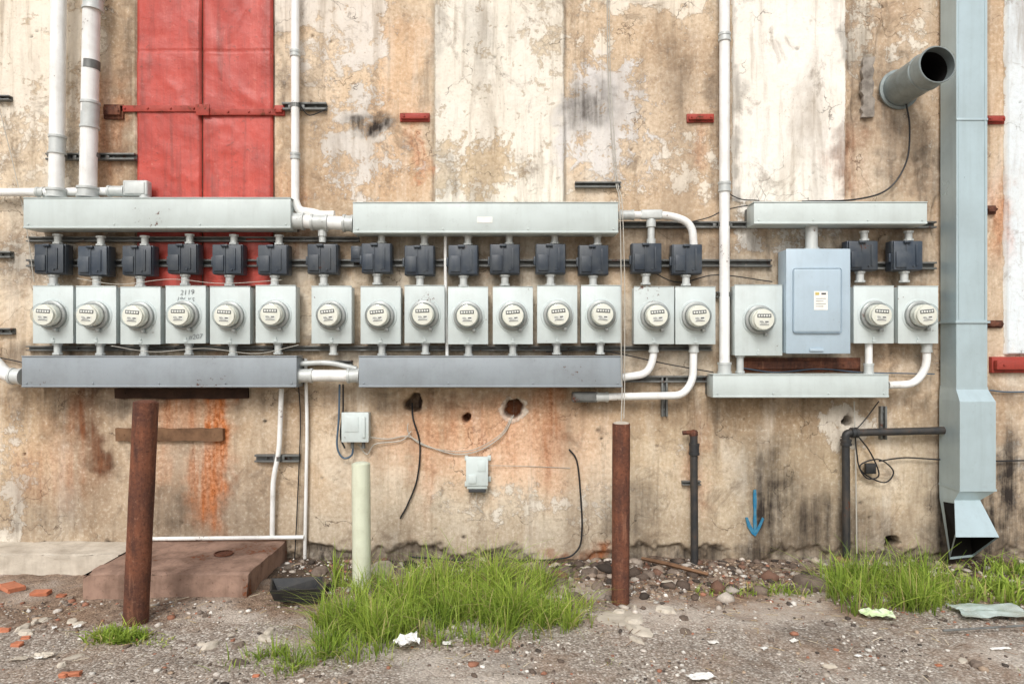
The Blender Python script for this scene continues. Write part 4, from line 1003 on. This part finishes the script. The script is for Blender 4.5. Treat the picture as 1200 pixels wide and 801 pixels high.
for i, (px, py, a_, b_, h_) in enumerate([(520, 668, .10, .07, .07), (560, 668, .08, .06, .06), (590, 672, .1, .06, .08), (612, 690, .07, .05, .06), (634, 668, .09, .06, .07), (652, 684, .07, .05, .05), (690, 672, .07, .05, .05), (700, 690, .05, .04, .04), (760, 674, .05, .04, .04), (950, 684, .12, .06, .07), (935, 692, .07, .04, .05), (500, 672, .07, .05, .05), (470, 672, .06, .05, .05), (375, 672, .06, .05, .05), (395, 676, .05, .04, .04), (662, 672, .06, .05, .06), (675, 700, .05, .04, .04), (790, 672, .05, .04, .03)]):
    lump(px, py, a_, b_, h_, 'rockd', 'dark broken rock lying at the wall base', 'rock', 'rock', 20+i)

# ================================================================ PAD & CURB
def slab(x0, x1, y0, y1, z1, mat, name, lab, seed):
    bm = nb(); box(bm, x0, x1, y0, y1, -.08, z1, 0)
    bmesh.ops.subdivide_edges(bm, edges=bm.edges[:], cuts=30, use_grid_fill=True)
    for v_ in bm.verts:
        c_ = v_.co
        n_ = float(fbm(c_.x*8+seed, c_.y*8+c_.z*6, seed))-.5
        edge = (abs(c_.z-z1) < .002) and (abs(c_.y-y1) < .01 or abs(c_.x-x0) < .01 or abs(c_.x-x1) < .01)
        if abs(c_.z-z1) < .002: c_.z += n_*.016
        if abs(c_.y-y1) < .002: c_.y += n_*.03
        if abs(c_.x-x1) < .002: c_.x += n_*.03
        if edge: c_.z -= abs(n_)*.10
    obj(name, bm, M[mat], ((x0+x1)/2, (y0+y1)/2, 0), None, lab, 'concrete slab', ang=50)
slab(-2.565, -1.584, 0.0, -.713, .143, 'padm', 'concrete_pad', 'low stained brown concrete pad against the wall', 3)
slab(-5.2, -2.60, 0.0, -.29, .128, 'conc', 'concrete_ledge', 'long pale concrete ledge along the wall', 6)
bm = nb(); lathe(bm, [(0, .05), (.004, .06), (.012, .06), (.014, .05)], (X(262, .35), -.35, .146), (0, 0, 1), 20); lathe(bm, [(.006, .0), (.007, .05)], (X(262, .35), -.35, .146), (0, 0, 1), 20)
obj('pipe_stub', bm, M['rust'], (X(262, .35), -.35, .146), None, 'rusty cut pipe ring on the concrete pad', 'pipe stub')

# ================================================================ BLUE ARROW painted on wall
def flatpoly(bm, pts, d, th=.0015):
    f = bm.faces.new([bm.verts.new(P(a_, b_, d)) for a_, b_ in pts]); r_ = bmesh.ops.extrude_face_region(bm, geom=[f])
    bmesh.ops.translate(bm, verts=[q for q in r_['geom'] if isinstance(q, bmesh.types.BMVert)], vec=(0, th+.01, 0))
bm = nb()
flatpoly(bm, [(883.2, 574), (886.2, 573.4), (886.9, 586), (886.3, 600), (886.9, 612), (886.2, 624), (883.4, 624.5), (882.9, 610), (883.5, 600), (882.8, 586)], .0165)
flatpoly(bm, [(873.8, 606.5), (876.6, 606), (880, 615), (885, 622.5), (890, 614), (893.6, 605.8), (895.6, 607.4), (891, 618.6), (885.5, 628), (881, 625), (876, 616.5)], .0175)
obj('painted_arrow', bm, M['blue'], P(885, 628, 0), None, 'blue spray painted arrow pointing down on the wall', 'arrow marking', sm=False)

# ================================================================ LITTER & DEBRIS
def flat_litter(px, py, w, l, mat, lab, name, cat, rot=0, crump=.02, h=.01, n=10, ph=0):
    x, y = G(px, py); bm = nb(); bmesh.ops.create_grid(bm, x_segments=n, y_segments=n, size=1)
    ca, sa_ = math.cos(rot), math.sin(rot); z = float(gh(x, y))
    for v_ in bm.verts:
        c_ = v_.co; k = 1+.6*(float(fbm(c_.x*1.4+ph, c_.y*1.4, 3+ph))-.5); a_, b_ = c_.x*w/2*k, c_.y*l/2*k
        v_.co = Vector((x+a_*ca-b_*sa_, y+a_*sa_+b_*ca, z+h+crump*float(fbm(c_.x*2.5+ph, c_.y*2.5, 5+ph))))
    bmesh.ops.solidify(bm, geom=bm.faces[:], thickness=.002)
    obj(name, bm, M[mat], (x, y, z), None, lab, cat, ang=25)
flat_litter(478, 762, .11, .09, 'paper', 'crumpled white paper scrap on the grass edge', 'paper_scrap', 'litter', .5, .06, .03, ph=1)
flat_litter(1028, 722, .17, .10, 'litterg', 'crushed green and white snack wrapper', 'snack_wrapper', 'litter', -.3, .05, .01, ph=2)
flat_litter(1160, 722, .38, .18, 'sheet', 'clouded plastic sheet lying on the ground', 'plastic_sheet', 'litter', .02, .03, .02, ph=3)
flat_litter(822, 797, .12, .05, 'paper', 'white paper scrap on the gravel', 'paper_scrap', 'litter', .2, .03, .01, ph=4)
flat_litter(1172, 762, .10, .02, 'paper', 'thin white scrap on the gravel', 'paper_scrap', 'litter', .1, .01, .008, ph=6)
flat_litter(50, 771, .09, .04, 'conc', 'pale flat scrap on the gravel', 'paper_scrap', 'litter', .1, .02, .006, ph=5)
flat_litter(22, 775, .07, .03, 'conc', 'pale flat scrap on the gravel', 'paper_scrap', 'litter', .4, .02, .006, ph=7)
for i in range(14):
    flat_litter(random.uniform(20, 1180), random.uniform(725, 796), random.uniform(.02, .05), random.uniform(.012, .03), random.choice(['paper', 'conc', 'label']), 'tiny pale paper scrap on the gravel', 'paper_scrap', 'litter', random.uniform(-1, 1), .015, .006, 4, 10+i)
cable([(410, 800, 1.70), (440, 788, 1.60), (470, 778, 1.50), (500, 768, 1.42)], .003, 'gcable', 'thin pale wire lying on the gravel')
bm = nb(); x, y = G(345, 706)
loft(bm, [[(x+a_*.11, y+b_*.08, .0) for a_, b_ in ((-1, -1), (1, -1), (1, 1), (-1, 1))], [(x+a_*.15, y+b_*.11, .085+a_*.02) for a_, b_ in ((-1, -1), (1, -1), (1, 1), (-1, 1))], [(x+a_*.14, y+b_*.10, .085+a_*.02) for a_, b_ in ((-1, -1), (1, -1), (1, 1), (-1, 1))], [(x+a_*.10, y+b_*.07, .01) for a_, b_ in ((-1, -1), (1, -1), (1, 1), (-1, 1))]], True, True)
bmesh.ops.rotate(bm, verts=bm.verts[:], cent=(x, y, 0), matrix=Matrix.Rotation(.3, 3, 'Z') @ Matrix.Rotation(.2, 3, 'Y'))
bmesh.ops.translate(bm, verts=bm.verts[:], vec=(0, 0, .03))
obj('plastic_tray', bm, M['plastic'], (x, y, 0), None, 'cracked black plastic tray lying on the dirt', 'plastic tray', sm=False)
bm = nb(); a_ = Vector((*G(752, 664), .06)); b_ = Vector((*G(830, 680), .04))
tube(bm, [a_, a_.lerp(b_, .5)+Vector((0, 0, .004)), b_], [.012, .016, .01], 4); obj('wooden_stick', bm, M['wood'], a_, None, 'broken wooden lath lying by the wall', 'stick', sm=False)
bm = nb(); a_ = Vector((*G(1105, 745), .03)); b_ = Vector((*G(1240, 741), .05)); tube(bm, [a_, b_], .006, 8); obj('metal_rod', bm, M['strut'], a_, None, 'thin metal rod lying on the ground', 'rod')
for i, (px, py, w_, h_) in enumerate([(14, 690, .15, .03), (48, 694, .10, .025), (72, 696, .05, .02), (88, 793, .05, .02), (30, 748, .04, .015), (75, 794, .04, .02), (20, 757, .05, .02), (5, 740, .05, .02), (720, 668, .05, .04), (300, 792, .03, .012), (1100, 778, .03, .01), (980, 760, .025, .01)]):
    x, y = G(px, py); z = float(gh(x, y)); bm = nb(); box(bm, -w_/2, w_/2, -w_*.3, w_*.3, 0, h_, h_*.2)
    for v_ in bm.verts: v_.co += Vector((random.uniform(-1, 1), random.uniform(-1, 1), random.uniform(-1, 1)))*h_*.2
    bmesh.ops.rotate(bm, verts=bm.verts[:], cent=(0, 0, 0), matrix=Matrix.Rotation(random.uniform(-.6, .6), 3, 'Z')); bmesh.ops.translate(bm, verts=bm.verts[:], vec=(x, y, z-.004))
    obj('brick_fragment', bm, M['brick'], (x, y, z), None, 'orange broken brick fragment on the gravel', 'brick fragment', 'brick fragments on the gravel', ang=25)
for i in range(30):
    px, py = random.choice([(random.uniform(10, 95), random.uniform(700, 790)), (random.uniform(700, 1180), random.uniform(725, 795)), (random.uniform(200, 340), random.uniform(720, 790)), (random.uniform(680, 820), random.uniform(680, 760))])
    lump(px, py, random.uniform(.015, .05), random.uniform(.012, .03), random.uniform(.01, .03), random.choice(['conc', 'rockd']), 'small stone lying on the gravel', 'stone', 'stone', 50+i)

# ================================================================ LIGHT / WORLD / CAMERA
w = bpy.data.worlds.new('World'); bpy.context.scene.world = w; w.use_nodes = True; nt = w.node_tree
bg = nt.nodes['Background']; sky = nt.nodes.new('ShaderNodeTexSky'); sky.sky_type = 'NISHITA'; sky.sun_disc = False
ELEV = 42; AZ = 12
sky.sun_elevation = math.radians(ELEV); sky.sun_rotation = math.radians(180+AZ); sky.dust_density = 4; sky.air_density = 1.2
hsn = nt.nodes.new('ShaderNodeHueSaturation'); hsn.inputs['Saturation'].default_value = .4
nt.links.new(sky.outputs[0], hsn.inputs['Color']); nt.links.new(hsn.outputs[0], bg.inputs[0]); bg.inputs[1].default_value = .15
sl = bpy.data.lights.new('sun', 'SUN'); sl.energy = 1.5; sl.angle = math.radians(18); sl.color = (1, .985, .965)
so = bpy.data.objects.new('sun', sl); COL.objects.link(so)
dirv = Vector((math.sin(math.radians(AZ))*math.cos(math.radians(ELEV)), math.cos(math.radians(AZ))*math.cos(math.radians(ELEV)), -math.sin(math.radians(ELEV))))
so.rotation_euler = dirv.to_track_quat('-Z', 'Y').to_euler(); so.location = (-3, -8, 8)
sc_ = bpy.context.scene
sc_.view_settings.view_transform = 'Standard'; sc_.view_settings.look = 'None'; sc_.view_settings.exposure = 0
cd = bpy.data.cameras.new('camera'); cam = bpy.data.objects.new('camera', cd); COL.objects.link(cam)
cam.location = (0, -CAMD, CAMH); cam.rotation_euler = (math.radians(90), 0, 0); cd.lens = 24; cd.sensor_width = 36; cd.clip_end = 400; cd.clip_start = .05
sc_.camera = cam
